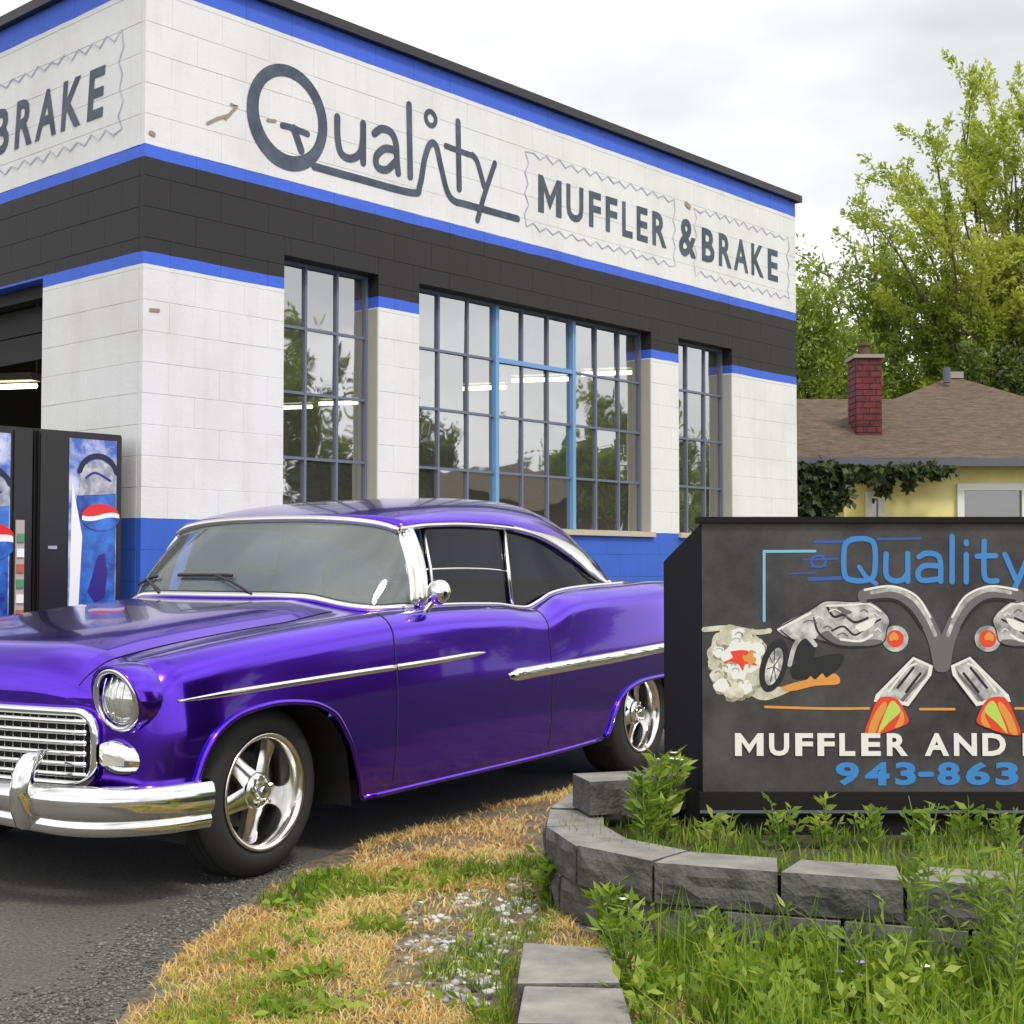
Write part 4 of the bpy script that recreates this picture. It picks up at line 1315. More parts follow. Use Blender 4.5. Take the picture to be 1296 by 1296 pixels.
def poly(mb, pts, P, mi=0): mb.add([P(*p) for p in pts], [tuple(range(len(pts)))], mi)
def ellp(cx, cz, rx, rz, t0=0, t1=360, n=24, tilt=0.0): 
    return [(cx + rx * math.cos(R(t)), cz + rz * math.sin(R(t)) + tilt * rx * math.cos(R(t))) for t in np.linspace(t0, t1, n + (0 if t1 - t0 >= 360 else 1), endpoint=(t1 - t0 < 360))]
def globe(e, cx, cz, rx, rz, y):
    """round tricolour emblem: red above, white wave, blue below"""
    m_ = MB(); poly(m_, ellp(cx, cz, rx, rz, n=32), pl(y)); gl = m_.build('emblem', M['v_blue'], e)
    wave = lambda a: .16 * math.sin(a * 2.6) * rz
    top = [(cx + rx * math.cos(R(t)), cz + rz * math.sin(R(t))) for t in np.linspace(12, 168, 20)]
    low = [(cx + rx * a, cz + .20 * rz + wave(a)) for a in np.linspace(-.96, .96, 14)]
    m_ = MB(); poly(m_, top + low, pl(y - .0015)); m_.build('red_field', M['v_red'], gl)
    lo2 = [(cx + rx * a, cz - .14 * rz + wave(a)) for a in np.linspace(.97, -.97, 14)]
    m_ = MB(); poly(m_, [(a, b) for a, b in low] + lo2, pl(y - .0014)); m_.build('white_wave', M['v_white'], gl)
def graphic(e, x0, x1, z0, z1, gz, gr, lid):
    w = x1 - x0; cx = (x0 + x1) / 2 + .06 * w
    m_ = MB(); poly(m_, [(x0, z0), (x1, z0), (x1, z1), (x0, z1)], pl(-.003)); pn = m_.build('front_panel', M['v_ice'], e)
    m_ = MB(); poly(m_, [(x0 + .10*w, z0 + .42), (x1 - .02*w, z0 + .36), (x1 - .01*w, lid - .02), (x0 + .16*w, lid - .06)], pl(-.0045)); m_.build('printed_can', M['v_blue'], pn)
    m_ = MB(); stroke(m_, ellp(cx + .04*w, lid + .06, .40*w, .13, 15, 165, 12), .035, pl(-.0075)); m_.build('printed_shadow', M['v_dark'], pn)
    m_ = MB(); poly(m_, [(x0 + .2*w, lid - .06)] + [(x1 - .02*w, lid - .04)] + ellp(cx + .04*w, lid + .07, .38*w, .085, -10, 190, 18), pl(-.0072)); m_.build('printed_lid', M['v_silver'], pn)
    m_ = MB(); stroke(m_, smooth_path([(cx - .22*w, lid + .05), (cx - .02*w, lid + .085), (cx + .30*w, lid + .04)]), .014, pl(-.0085)); m_.build('printed_tab', M['v_indigo'], pn)
    m_ = MB(); poly(m_, [(cx - .16*w, gz - .46), (cx, gz - .53), (cx + .2*w, gz - .50), (cx + .26*w, gz - .36), (cx + .2*w, gz - .22), (cx + .05*w, gz - .24), (cx - .04*w, gz - .34)], pl(-.006)); m_.build('printed_patch', M['v_indigo'], pn)
    m_ = MB()
    poly(m_, [(x0 + .02*w, gz - .62), (x0 + .20*w, gz - .66), (x0 + .28*w, gz - .12), (x0 + .06*w, gz + .22)], pl(-.0062)); m_.build('printed_splash', M['v_white'], pn)
    globe(pn, cx + .10*w, gz, gr, gr * .62, -.009)
Dv = 8.40
P2 = at_depth(47, 541, Dv); P2.z = 0
V2 = machine(P2, .595, 1.955, 'blue and black drinks machine nearest the white corner, red emblem high', 'b')
m_ = MB(); m_.box((.02, -.012, .14), (.20, -.001, 1.93)); mp_ = m_.build('selection_panel', M['v_black'], V2)
m_ = MB(); m_.box((.07, -.020, 1.23), (.13, -.013, 1.25)); m_.build('coin_slot', M['stainless'], mp_)
m_ = MB(); m_.box((.06, -.020, .62), (.17, -.013, .66)); m_.build('coin_return', M['stainless'], mp_)
graphic(V2, .215, .545, .16, 1.91, 1.43, .135, 1.62)
P1 = P2 - DR * .64
V1 = machine(P1, .625, 1.955, 'drinks machine at the picture edge with a lit button column', 'a')
m_ = MB(); m_.box((.49, -.012, .14), (.60, -.001, 1.93)); mp_ = m_.build('selection_panel', M['v_black'], V1)
m_ = MB(); m_.box((.50, -.022, .60), (.555, -.013, 1.40)); m_.build('button_strip', M['v_button'], mp_)
for k in range(8):
    m_ = MB(); m_.box((.505, -.030, .64 + k * .09), (.55, -.023, .69 + k * .09)); m_.build('button', M[('v_white', 'v_btngrn', 'v_btnred')[k % 3]], mp_)
graphic(V1, .03, .47, .16, 1.91, 1.27, .19, 1.52)

# ================================================================== the roadside sign
SY = 4.6
SX0, SXC = at_depth(888, 700, SY).x, at_depth(1190, 700, SY).x
SX1 = 2 * SXC - SX0
ZT, ZB, ZG = at_depth(1100, 662, SY).z, at_depth(1100, 1002, SY).z, .24
sign = empty('shop_sign', (SXC, SY, ZG), 0, 'charcoal painted shop sign with blue lettering and flaming tailpipes in the planter', 'sign')
hw = SXC - SX0
M['s_black'] = mat('sign_black', (0.012, 0.0115, 0.011), 0.85, spec=0.2)
bump(M['s_black'], 25, .15, .004)
M['s_panel'] = mat('sign_charcoal', (0.06, 0.058, 0.058), 0.5)
noise_mix(M['s_panel'], (0.018, 0.017, 0.018), (0.085, 0.078, 0.076), 4.5, 9, .32, .74, rough=.72)
M['s_lblue'] = mat('sign_sky_blue', (0.04, 0.21, 0.52), 0.45)
M['s_dblue'] = mat('sign_dark_blue', (0.03, 0.09, 0.33), 0.45)
M['s_teal'] = mat('sign_teal', (0.18, 0.45, 0.55), 0.45)
M['s_cream'] = mat('sign_cream', (0.58, 0.55, 0.40), 0.5)
noise_mix(M['s_cream'], (0.40, 0.38, 0.27), (0.68, 0.66, 0.52), 26, 4)
M['s_white'] = mat('sign_white', (0.74, 0.73, 0.68), 0.5)
M['s_grey'] = mat('sign_grey', (0.30, 0.30, 0.29), 0.45)
noise_mix(M['s_grey'], (0.20, 0.20, 0.19), (0.62, 0.62, 0.59), 22, 5)
M['s_pipe'] = mat('sign_pipe_grey', (0.13, 0.125, 0.125), 0.45)
M['s_dark'] = mat('sign_ink', (0.012, 0.012, 0.013), 0.5)
M['s_red'] = mat('sign_red', (0.72, 0.05, 0.015), 0.45)
M['s_orange'] = mat('sign_orange', (0.66, 0.28, 0.05), 0.45)
M['s_lime'] = mat('sign_lime', (0.45, 0.60, 0.10), 0.45)
cb = MB()
z0, z1 = ZB - ZG, ZT - ZG
cb.box((-hw, 0.0, z0), (hw, .06, z1)); 
panel = cb.build('panel', M['s_panel'], sign)
fr = MB()
fr.box((-hw - .012, -.018, z1 + .001), (hw + .012, .07, z1 + .020)); fr.build('top_rail', M['s_black'], sign)
fr = MB(); fr.box((-hw - .012, -.012, z0 - .075), (hw + .012, .07, z0 - .001)); fr.build('bottom_rail', M['s_black'], sign)
fr = MB(); fr.box((-hw - .012, -.020, z0 - .066), (hw + .012, -.0125, z0 - .058)); fr.build('rail_bead', M['gutter'], sign)
fr = MB(); fr.box((-hw + .0, .01, -.12), (hw, .05, z0 - .076)); fr.build('skirt', M['s_black'], sign)
for s in (-1, 1):                                # splayed side cheeks with a sloping top
    a, b, t = s * (hw + .0025), s * (hw + .075), s * .03
    zc, zd = z1 - .002, z1 - .125
    vs = [(a, .0, -.1), (b, .46, -.1), (b, .46, zd), (a, .0, zc), (a - t, .0, -.1), (b - t, .46, -.1), (b - t, .46, zd), (a - t, .0, zc)]
    m_ = MB(); m_.add([(v[0], v[1] + .072 if abs(v[0]) < hw else v[1], v[2]) if False else v for v in vs[:4]] + [(v[0], v[1] + .0725, v[2]) if v[1] == 0 else v for v in vs[4:]],
                     [(0,1,2,3),(7,6,5,4),(0,4,5,1),(1,5,6,2),(2,6,7,3),(3,7,4,0)])
    fix_normals(m_.build('side_cheek', M['s_black'], sign))
m_ = MB(); m_.add([(-hw - .04, .452, -.1), (hw + .04, .452, -.1), (hw + .04, .452, z1 - .13), (-hw - .04, .452, z1 - .13)], [(0,1,2,3)]); m_.build('back_panel', M['s_black'], sign)
def SPX(x, y):                                   # zoomed-photo pixel -> sign-local (x, z)
    p = at_depth(830 + x / 2.781, 640 + y / 2.781, SY); return (p.x - SXC, p.z - ZG)
_layer = [0]
def sprint(name, m, polys=(), strokes=(), texts=(), lay=1, mirror=False, rnd_=True):
    _layer[0] = (_layer[0] + 1) % 15
    yy_ = -.0003 * lay - .0008 - .000018 * _layer[0]
    P = lambda a, b: (a, yy_, b)
    def one(f):
        m_ = MB()
        for pts in polys:
            if rnd_: 
                n_ = len(pts); q0 = [Vector(p) for p in pts]; pts = []
                for i in range(n_):
                    p0, p1, p2, p3 = q0[i - 1], q0[i], q0[(i + 1) % n_], q0[(i + 2) % n_]
                    for j in range(4):
                        t = j / 4; pts.append(0.5 * ((2*p1) + (p2-p0)*t + (2*p0-5*p1+4*p2-p3)*t*t + (3*p1-p0-3*p2+p3)*t**3))
            poly(m_, [(f * SPX(*p)[0], SPX(*p)[1]) for p in pts], P)
        for pts, w in strokes:
            sp_ = [(f * q_[0], q_[1]) for q_ in smooth_path([SPX(*p) for p in pts])]; cl = pts[0] == pts[-1]
            stroke(m_, sp_[:-1] if cl else sp_, w, P, closed=cl)
        for s_, x0, x1, y0, y1, bd in texts:
            a, b = SPX(x0, y1), SPX(x1, y0); text_mesh(m_, s_, a[0], b[0], a[1], b[1], P, bd)
        return m_.build(name, m, panel)
    one(1)
    if mirror: one(-1)
def ez(cx, cy, rx, ry, rot=0, n=22, t0=0, t1=360, jag=0, seed=0):
    r = random.Random(seed); out = []
    for t in np.linspace(t0, t1, n, endpoint=(t1 - t0 < 360)):
        k = 1 + (r.uniform(-jag, jag) if jag else 0)
        x, y = rx * k * math.cos(R(t)), ry * k * math.sin(R(t))
        out.append((cx + x * math.cos(R(rot)) - y * math.sin(R(rot)), cy + x * math.sin(R(rot)) + y * math.cos(R(rot))))
    return out
MMp = .00093                                      # metres per zoomed pixel on the sign
# speed streaks behind the name
for x0, x1, y, w in ((560, 700, 128, 10), (540, 650, 258, 14), (780, 930, 118, 8), (520, 640, 190, 7), (470, 560, 240, 5), (545, 600, 215, 6)):
    sprint('speed_streak', M['s_dblue'], strokes=[([(x0, y), (x1, y - 3)], w * MMp)], lay=1)
sprint('speed_ring', M['s_dblue'], strokes=[(ez(572, 196, 26, 20, n=14) + [ez(572, 196, 26, 20, n=14)[0]], 9 * MMp)], lay=1)
sprint('teal_line', M['s_teal'], strokes=[([(381, 405), (381, 290)], 10*MMp), ([(381, 290), (381, 160)], 10*MMp), ([(381, 161), (560, 160)], 10*MMp)], lay=2)
LW = 19 * MMp
for pts in ([(690, 118), (745, 118), (770, 145), (768, 240), (742, 262), (690, 262), (664, 240), (664, 145), (690, 118)],):
    sprint('letter', M['s_lblue'], strokes=[(pts, LW), ([(715, 215), (740, 250), (775, 275)], LW * .8)], lay=3)
sprint('letter', M['s_lblue'], strokes=[([(810, 170), (810, 240), (830, 262), (865, 262), (884, 240)], LW), ([(886, 168), (886, 266)], LW)], lay=3)
sprint('letter', M['s_lblue'], strokes=[([(925, 180), (950, 168), (985, 172), (1000, 195), (1002, 266)], LW), ([(998, 212), (945, 212), (922, 235), (935, 262), (998, 258)], LW)], lay=3)
sprint('letter', M['s_lblue'], strokes=[([(1042, 108), (1042, 268)], LW)], lay=3)
sprint('letter', M['s_lblue'], strokes=[([(1092, 172), (1092, 268)], LW), ([(1092, 128), (1092, 134)], LW)], lay=3)
sprint('letter', M['s_lblue'], strokes=[([(1155, 125), (1155, 240), (1172, 264), (1200, 264)], LW), ([(1130, 178), (1195, 176)], LW)], lay=3)
sprint('letter', M['s_lblue'], strokes=[([(1228, 172), (1268, 262)], LW), ([(1312, 172), (1262, 290), (1235, 305)], LW)], lay=3)
# burn-out smoke, tyres, car
sprint('smoke', M['s_cream'], polys=[ez(290, 545, 100, 122, -12, 30, jag=.14, seed=3)], lay=2)
sprint('smoke', M['s_cream'], polys=[[(270, 620), (330, 625), (470, 640), (520, 628), (430, 672), (370, 684), (310, 652)]], lay=3)
sprint('smoke', M['s_white'], polys=[ez(300, 540, 62, 70, 0, 22, jag=.22, seed=6)], lay=4)
sprint('smoke', M['s_cream'], strokes=[([(170, 436), (260, 430), (350, 445), (400, 440)], 18*MMp)], lay=3)
_r = random.Random(14)
M['s_olive'] = mat('sign_olive', (0.24, 0.22, 0.13), 0.5); noise_mix(M['s_olive'], (0.15, 0.14, 0.09), (0.38, 0.36, 0.25), 30, 4)
for k in range(16):
    a_ = 2 * math.pi * k / 16 + _r.uniform(-.15, .15); rr_ = _r.uniform(78, 104)
    cx_, cy_ = 290 + rr_ * .9 * math.cos(a_), 548 + rr_ * 1.15 * math.sin(a_)
    if cx_ > 372: continue
    r0 = _r.uniform(22, 36)
    sprint('smoke_puff', M['s_olive'], polys=[ez(cx_ + 4, cy_ + 6, r0, r0 * .9, 0, 14, jag=.12, seed=k)], lay=3)
    sprint('smoke_puff', M['s_cream' if k % 3 else 's_white'], polys=[ez(cx_ - 2, cy_ - 2, r0 * .86, r0 * .78, 0, 14, jag=.12, seed=k + 40)], lay=4)
sprint('smoke_spark', M['s_red'], polys=[ez(300, 540, 44, 34, 0, 13, jag=.5, seed=8)], lay=5)
sprint('smoke_spark', M['s_orange'], polys=[ez(332, 538, 22, 28, 0, 11, jag=.4, seed=9)], lay=6)
sprint('hot_rod_body', M['s_grey'], polys=[[(430, 430), (545, 366), (600, 335), (690, 338), (742, 333), (790, 360), (822, 400), (812, 440), (800, 480), (740, 496), (640, 492), (600, 480), (560, 470), (520, 470), (480, 470)]], lay=4, mirror=True)
sprint('hot_rod_outline', M['s_dark'], strokes=[([(556, 395), (575, 450), (640, 492), (740, 496)], 7*MMp), ([(600, 350), (625, 390), (660, 385), (700, 410), (745, 395)], 8*MMp), ([(620, 440), (660, 425), (700, 455), (745, 425), (790, 400)], 7*MMp)], lay=5, mirror=True)
sprint('hot_rod_highlight', M['s_white'], strokes=[([(600, 352), (690, 350), (745, 345), (790, 372)], 7*MMp), ([(430, 436), (545, 378)], 8*MMp), ([(650, 470), (720, 476), (760, 455)], 9*MMp)], lay=6, mirror=True)
_ob = [(430, 430), (545, 366), (600, 335), (690, 338), (742, 333), (790, 360), (822, 400), (812, 440), (800, 480), (740, 496), (640, 492), (600, 480), (560, 470), (520, 470), (480, 470)]
sprint('body_outline', M['s_dark'], strokes=[(_ob + [_ob[0]], 4*MMp)], lay=6, mirror=True)
for px_, py_, l_ in ((610, 372, 40), (655, 398, 34), (690, 440, 30), (720, 372, 26), (760, 385, 22), (590, 430, 30), (640, 455, 34), (520, 410, 46), (560, 398, 30), (770, 440, 22)):
    sprint('body_stroke', M['s_white' if (px_ + py_) % 3 else 's_pipe'], strokes=[([(px_, py_), (px_ + l_ * .5, py_ - 7), (px_ + l_, py_ + 3)], 4*MMp)], lay=7, mirror=True)
for k in range(7):
    sprint('spoke_stroke', M['s_dark'], strokes=[([(415, 566), (415 + 24 * math.cos(k * .9 + .3), 566 + 60 * math.sin(k * .9 + .3))], 3*MMp)], lay=9)
for k in range(12):
    sprint('smoke_swirl', M['s_olive' if k % 2 else 's_grey'], strokes=[(ez(_r.uniform(215, 350), _r.uniform(455, 640), _r.uniform(8, 16), _r.uniform(8, 14), 0, 7, 200, 200 + _r.uniform(120, 220)), 3.5*MMp)], lay=6)
sprint('hot_rod_tyre', M['s_dark'], polys=[ez(415, 562, 46, 96, 16, 26)], lay=7)
sprint('hot_rod_wheel', M['s_grey'], polys=[ez(415, 566, 27, 68, 16, 22)], lay=8)
sprint('hot_rod_hub', M['s_white'], polys=[ez(416, 572, 12, 30, 16, 14)], lay=9)
sprint('hot_rod_tyre', M['s_dark'], polys=[ez(525, 520, 34, 64, 12, 22)], lay=3)
sprint('hot_rod_fender', M['s_grey'], strokes=[([(470, 560), (490, 490), (525, 458), (560, 490)], 16*MMp)], lay=8)
sprint('hot_rod_shadow', M['s_dark'], polys=[[(490, 555), (640, 520), (660, 545), (620, 590), (520, 610), (480, 600)]], lay=4)
sprint('ground_flame', M['s_orange'], polys=[[(440, 640), (490, 622), (530, 612), (545, 600), (560, 612), (585, 590), (600, 606), (625, 590), (645, 604), (640, 628), (560, 634), (480, 652)]], lay=5)
sprint('nose_ring', M['s_grey'], polys=[ez(842, 468, 46, 46, 0, 22)], lay=6, mirror=True)
sprint('nose_glow', M['s_red'], polys=[ez(842, 468, 30, 30, 0, 20)], lay=7, mirror=True)
sprint('nose_spark', M['s_orange'], polys=[ez(836, 462, 14, 16, 0, 11, jag=.3, seed=2)], lay=8, mirror=True)
# exhaust pipes
CX = (SXC - at_depth(830, 700, SY).x) / (at_depth(830 + 1 / 2.781, 700, SY).x - at_depth(830, 700, SY).x)
sprint('exhaust_pipe', M['s_pipe'], strokes=[([(735, 318), (830, 305), (905, 340), (955, 410), (985, 480), (CX, 560)], 52*MMp)], lay=7, mirror=True)
sprint('pipe_highlight', M['s_white'], strokes=[([(735, 296), (830, 284), (915, 318), (965, 392)], 8*MMp)], lay=9, mirror=True)
sprint('pipe_shadow', M['s_dark'], strokes=[([(745, 335), (830, 330), (890, 365), (935, 430)], 10*MMp)], lay=8, mirror=True)
sprint('tailpipe_tip', M['s_white'], polys=[[(905, 528), (975, 560), (968, 600), (890, 706), (820, 690), (766, 690), (775, 660)]], lay=9, mirror=True, rnd_=False)
sprint('tailpipe_tip_face', M['s_grey'], polys=[[(908, 542), (960, 566), (955, 596), (882, 690), (825, 676), (785, 678), (790, 662)]], lay=10, mirror=True, rnd_=False)
sprint('tailpipe_slot', M['s_dark'], strokes=[([(850, 640), (905, 570)], 9*MMp), ([(880, 655), (930, 590)], 9*MMp)], lay=11, mirror=True)
sprint('flame', M['s_red'], polys=[[(775, 690), (800, 672), (850, 682), (884, 740), (885, 765), (842, 785), (790, 802), (735, 804), (752, 745)]], lay=11, mirror=True)
sprint('tip_outline', M['s_dark'], strokes=[([(905, 528), (975, 560)], 4*MMp), ([(968, 600), (890, 706)], 4*MMp), ([(775, 660), (905, 528)], 4*MMp)], lay=11, mirror=True)
sprint('flame_lick', M['s_orange'], polys=[[(868, 770), (872, 735), (850, 700), (858, 740), (840, 780)]], lay=12, mirror=True)
sprint('flame_core', M['s_orange'], polys=[[(745, 802), (765, 740), (800, 690), (812, 705), (786, 760), (770, 800)]], lay=12, mirror=True)
sprint('flame_core', M['s_lime'], polys=[[(826, 688), (850, 700), (858, 726), (820, 762), (782, 800), (798, 748)]], lay=13, mirror=True)
sprint('tip_shine', M['s_white'], strokes=[([(818, 655), (880, 575), (915, 556)], 7*MMp)], lay=12, mirror=True)
sprint('tip_shade', M['s_pipe'], polys=[[(870, 690), (948, 600), (956, 575), (935, 600), (858, 684)]], lay=11, mirror=True, rnd_=False)
sprint('pipe_sheen', M['s_grey'], strokes=[([(760, 306), (835, 296), (905, 328), (955, 395), (982, 455)], 14*MMp)], lay=8, mirror=True)
sprint('body_shade', M['s_pipe'], polys=[[(560, 470), (600, 480), (640, 490), (740, 494), (800, 478), (760, 470), (700, 482), (640, 468), (600, 440)]], lay=5, mirror=True)
sprint('body_shade', M['s_pipe'], polys=[[(640, 350), (665, 362), (690, 375), (668, 384), (640, 376)]], lay=5, mirror=True)
sprint('body_shine', M['s_white'], polys=[[(700, 425), (740, 405), (775, 395), (760, 425), (725, 442)]], lay=6, mirror=True)
sprint('orange_line', M['s_orange'], strokes=[([(385, 708), (600, 714), (750, 713)], 9*MMp)], lay=3, mirror=True)
sprint('orange_line', M['s_orange'], strokes=[([(930, 716), (1000, 716), (1050, 716)], 9*MMp)], lay=3)
for ch, x0, x1 in (('M', 278, 378), ('U', 398, 468), ('F', 490, 552), ('F', 568, 628), ('L', 645, 700), ('E', 722, 790), ('R', 812, 885), ('A', 945, 1030), ('N', 1048, 1128), ('D', 1148, 1230), ('B', 1290, 1365), ('R', 1385, 1460), ('A', 1476, 1560), ('K', 1575, 1655), ('E', 1672, 1740)):
    sprint('letter', M['s_white'], texts=[(ch, x0, x1, 800, 880, .035 if ch != 'M' else .008)], lay=14)
for ch, x0, x1 in (('9', 632, 715), ('4', 735, 822), ('3', 842, 915), ('8', 990, 1070), ('6', 1090, 1175), ('3', 1195, 1275)):
    sprint('digit', M['s_lblue'], texts=[(ch, x0, x1, 902, 984, .04)], lay=4)
sprint('dash', M['s_lblue'], strokes=[([(930, 945), (970, 945)], 18*MMp)], lay=4)

# ================================================================== block planter
def rock_block(A, B, depth, z0, z1, name, parent, back=.78, seed=0, rough=.012):
    """trapezoid split-face block, front edge A-B, rough front, smooth top"""
    A, B = Vector((*A, 0)), Vector((*B, 0)); d = (B - A); L = d.length; d.normalize(); n = Vector((-d.y, d.x, 0))
    nx, nz = 9, 5
    r = Vector((seed * 3.7, seed * 1.3, seed))
    mb = MB(); front = []
    for j in range(nz):
        row = []
        for i in range(nx):
            f, g_ = i / (nx - 1), j / (nz - 1)
            p = A + d * (L * (.006 + .988 * f)) + Vector((0, 0, z0 + .003 + (z1 - z0 - .006) * g_))
            e = 1.0 if (0 < i < nx - 1 and 0 < j < nz - 1) else .35
            out = rough * (1.0 + 1.3 * mnoise.noise(p * 14 + r) + .7 * mnoise.noise(p * 35 + r)) * e
            if j == nz - 1: out *= .6
            row.append(p - n * out)
        front.append(row)
    mb.grid(front, flip=True)
    ins_ = L * (1 - back) / 2
    bt = [A + d * ins_ + n * depth, B - d * ins_ + n * depth]
    top = [p for p in front[-1]]; bot = [p for p in front[0]]
    bTop = [q_ + Vector((0, 0, z1 - .003)) for q_ in bt]; bBot = [q_ + Vector((0, 0, z0 + .003)) for q_ in bt]
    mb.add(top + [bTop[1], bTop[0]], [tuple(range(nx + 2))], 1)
    mb.add(bot + [bBot[1], bBot[0]], [tuple(range(nx + 1, -1, -1))])
    mb.add([front[j][0] for j in range(nz)] + [bTop[0], bBot[0]], [tuple(range(nz + 2))])
    mb.add([front[j][-1] for j in range(nz)] + [bTop[1], bBot[1]], [tuple(range(nz + 1, -1, -1))])
    mb.add([bBot[0], bBot[1], bTop[1], bTop[0]], [(0, 1, 2, 3)])
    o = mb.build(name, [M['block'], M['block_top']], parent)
    o.rotation_euler = (0, 0, 0)
    return fix_normals(o)
ZC = .30
def gp(px, py, z=ZC): p = at_z(px, py, z); return (p.x, p.y)
front_px = [(693, 1044), (731, 1069), (827, 1089), (987, 1101), (1146, 1112)]
FP = [gp(*p) for p in front_px]
dv = Vector((FP[-1][0] - FP[-2][0], FP[-1][1] - FP[-2][1])).normalized()
for k in range(5): FP.append((FP[-1][0] + dv.x * .325, FP[-1][1] + dv.y * .325 + .015 * k))
back_l = [(FP[0][0] + .02, FP[0][1] + .32), (FP[0][0] + .10, FP[0][1] + .63), (FP[0][0] + .22, FP[0][1] + .92)]
FP = back_l[::-1] + FP
planter = empty('planter_wall', (FP[6][0], FP[6][1], 0), 0, 'curved grey split-face block planter wall around the sign', 'planter')
pw = Vector((FP[6][0], FP[6][1]))
loc = [(p[0] - pw.x, p[1] - pw.y) for p in FP]
for i in range(len(loc) - 1):
    a, b = Vector(loc[i]), Vector(loc[i + 1]); dd = (b - a).normalized()
    rock_block(a + dd * .002, b - dd * .004, .18, .18, .298 + .004 * (i % 3 == 1), 'block', planter, back=.80 if i != 3 else .9, seed=i)
cum = [0]
for i in range(len(loc) - 1): cum.append(cum[-1] + (Vector(loc[i+1]) - Vector(loc[i])).length)
def along(s):
    for i in range(len(loc) - 1):
        if s <= cum[i + 1] or i == len(loc) - 2:
            f = (s - cum[i]) / (cum[i+1] - cum[i]); return Vector(loc[i]).lerp(Vector(loc[i+1]), f)
for row, (za, zb) in enumerate(((.06, .178), (-.06, .058))):
    s = .16 if row == 0 else 0
    k = 0
    while s < cum[-1] - .05:
        e = min(s + .325, cum[-1])
        a, b = along(s + .003), along(e - .003)
        dd = (b - a).normalized(); n = Vector((-dd.y, dd.x)) * (.012 * (row + 1) * -.6)
        rock_block(a + n, b + n, .18, za, zb, 'block', planter, back=.8, seed=20 + row * 20 + k, rough=.015)
        s = e; k += 1
# raised return block behind the left end
p_a, p_b = at_z(746, 1033, .302), at_z(832, 1030, .302)
rock_block((p_a.x - pw.x, p_a.y - pw.y), (p_b.x - pw.x, p_b.y - pw.y + .03), .19, .302, .418, 'block', planter, back=.9, seed=77, rough=.006)
rock_block((p_b.x - pw.x + .005, p_b.y - pw.y + .035), (p_b.x - pw.x + .30, p_b.y - pw.y + .12), .19, .302, .418, 'block', planter, back=.9, seed=78, rough=.006)
so = MB(); pts = [Vector(p) for p in loc]
inner = []
for i, p in enumerate(pts):
    a, b = pts[max(i-1, 0)], pts[min(i+1, len(pts)-1)]; dd = (b - a).normalized(); inner.append(p + Vector((-dd.y, dd.x)) * .14)
so.add([(p.x, p.y, .255) for p in inner] + [(inner[-1].x, inner[0].y + .4, .255), (inner[0].x, inner[0].y + .4, .255)], [tuple(range(len(inner) + 2))])
so.build('soil_bed', M['planter_soil'], planter)

# low block edging running towards the viewer
low = empty('edging_wall', (.14, 3.35, 0), 0, 'low row of pale concrete edging blocks in the foreground grass', 'edging')
ZL = .155
quads = [((662, 1192), (770, 1200), (785, 1243), (654, 1244)), ((663, 1247), (788, 1250), (801, 1297), (654, 1294)), ((652, 1298), (802, 1301), (815, 1365), (640, 1362))]
for i, qd in enumerate(quads):
    z = ZL - .006 * i
    c = [at_z(x, y, z) - Vector((.14, 3.35, 0)) for x, y in qd]
    vs = [(p.x, p.y, z) for p in c] + [(p.x, p.y, z - .115) for p in c]
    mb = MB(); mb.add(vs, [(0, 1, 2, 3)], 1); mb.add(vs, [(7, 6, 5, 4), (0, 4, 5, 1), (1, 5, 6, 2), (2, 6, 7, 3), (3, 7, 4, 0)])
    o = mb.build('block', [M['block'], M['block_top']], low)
    bm = bmesh.new(); bm.from_mesh(o.data); bmesh.ops.remove_doubles(bm, verts=bm.verts, dist=1e-5); bmesh.ops.recalc_face_normals(bm, faces=bm.faces); bm.to_mesh(o.data); bm.free()
    bv = o.modifiers.new('bevel', 'BEVEL'); bv.width = .006; bv.segments = 2
    sub = MB(); sub.add([(p.x * .96 + .004, p.y * .98, z - .118) for p in c] + [(p.x * .96 + .004, p.y * .98, -.05) for p in c], [(0, 1, 2, 3), (7, 6, 5, 4), (0, 4, 5, 1), (1, 5, 6, 2), (2, 6, 7, 3), (3, 7, 4, 0)])
    fix_normals(sub.build('block', M['block'], low))

# ================================================================== yellow house
house = empty('house', (5.6, 18.6, 0), 0, 'pale yellow house with brown shingled hip roof behind the shop', 'house')
hx = lambda px, Y: at_depth(px, 600, Y).x - 5.6
ZEV = at_depth(1200, 583, 18.6).z
MB().box((hx(1008, 18.9), .06, 0), (hx(1540, 18.9), 7.0, ZEV)).build('wall', M['yellow'], house)
ap = at_depth(1206, 476, 21.9)
eL, eR, eF, eBk = hx(935, 18.35), hx(1575, 18.35), -.20, 7.3
rf = MB(); A_ = (ap.x - 5.6, ap.y - 18.6, ap.z)
cs = [(eL, eF, ZEV), (eR, eF, ZEV), (eR, eBk, ZEV), (eL, eBk, ZEV)]
for i in range(4): rf.add([cs[i], cs[(i + 1) % 4], A_], [(0, 1, 2)])
rf.add(cs, [(3, 2, 1, 0)])
hroof = rf.build('roof', M['shingle'], house)
rr0, rr1 = at_depth(940, 522, 21.6), at_depth(1150, 505, 21.6)
rb_ = MB(); zz_ = rr1.z
rb_.add([(rr0.x - 5.6, rr0.y - 18.6, zz_), (rr1.x - 5.6, rr1.y - 18.6, zz_), (rr1.x - 5.6, -.2, ZEV + .02), (rr0.x - 5.6, -.2, ZEV + .02), (rr0.x - 5.6, 6.2, ZEV + .02), (rr1.x - 5.6, 6.2, ZEV + .02)], [(3, 2, 1, 0), (0, 1, 5, 4)])
rb_.build('ridge_roof', M['shingle'], house)
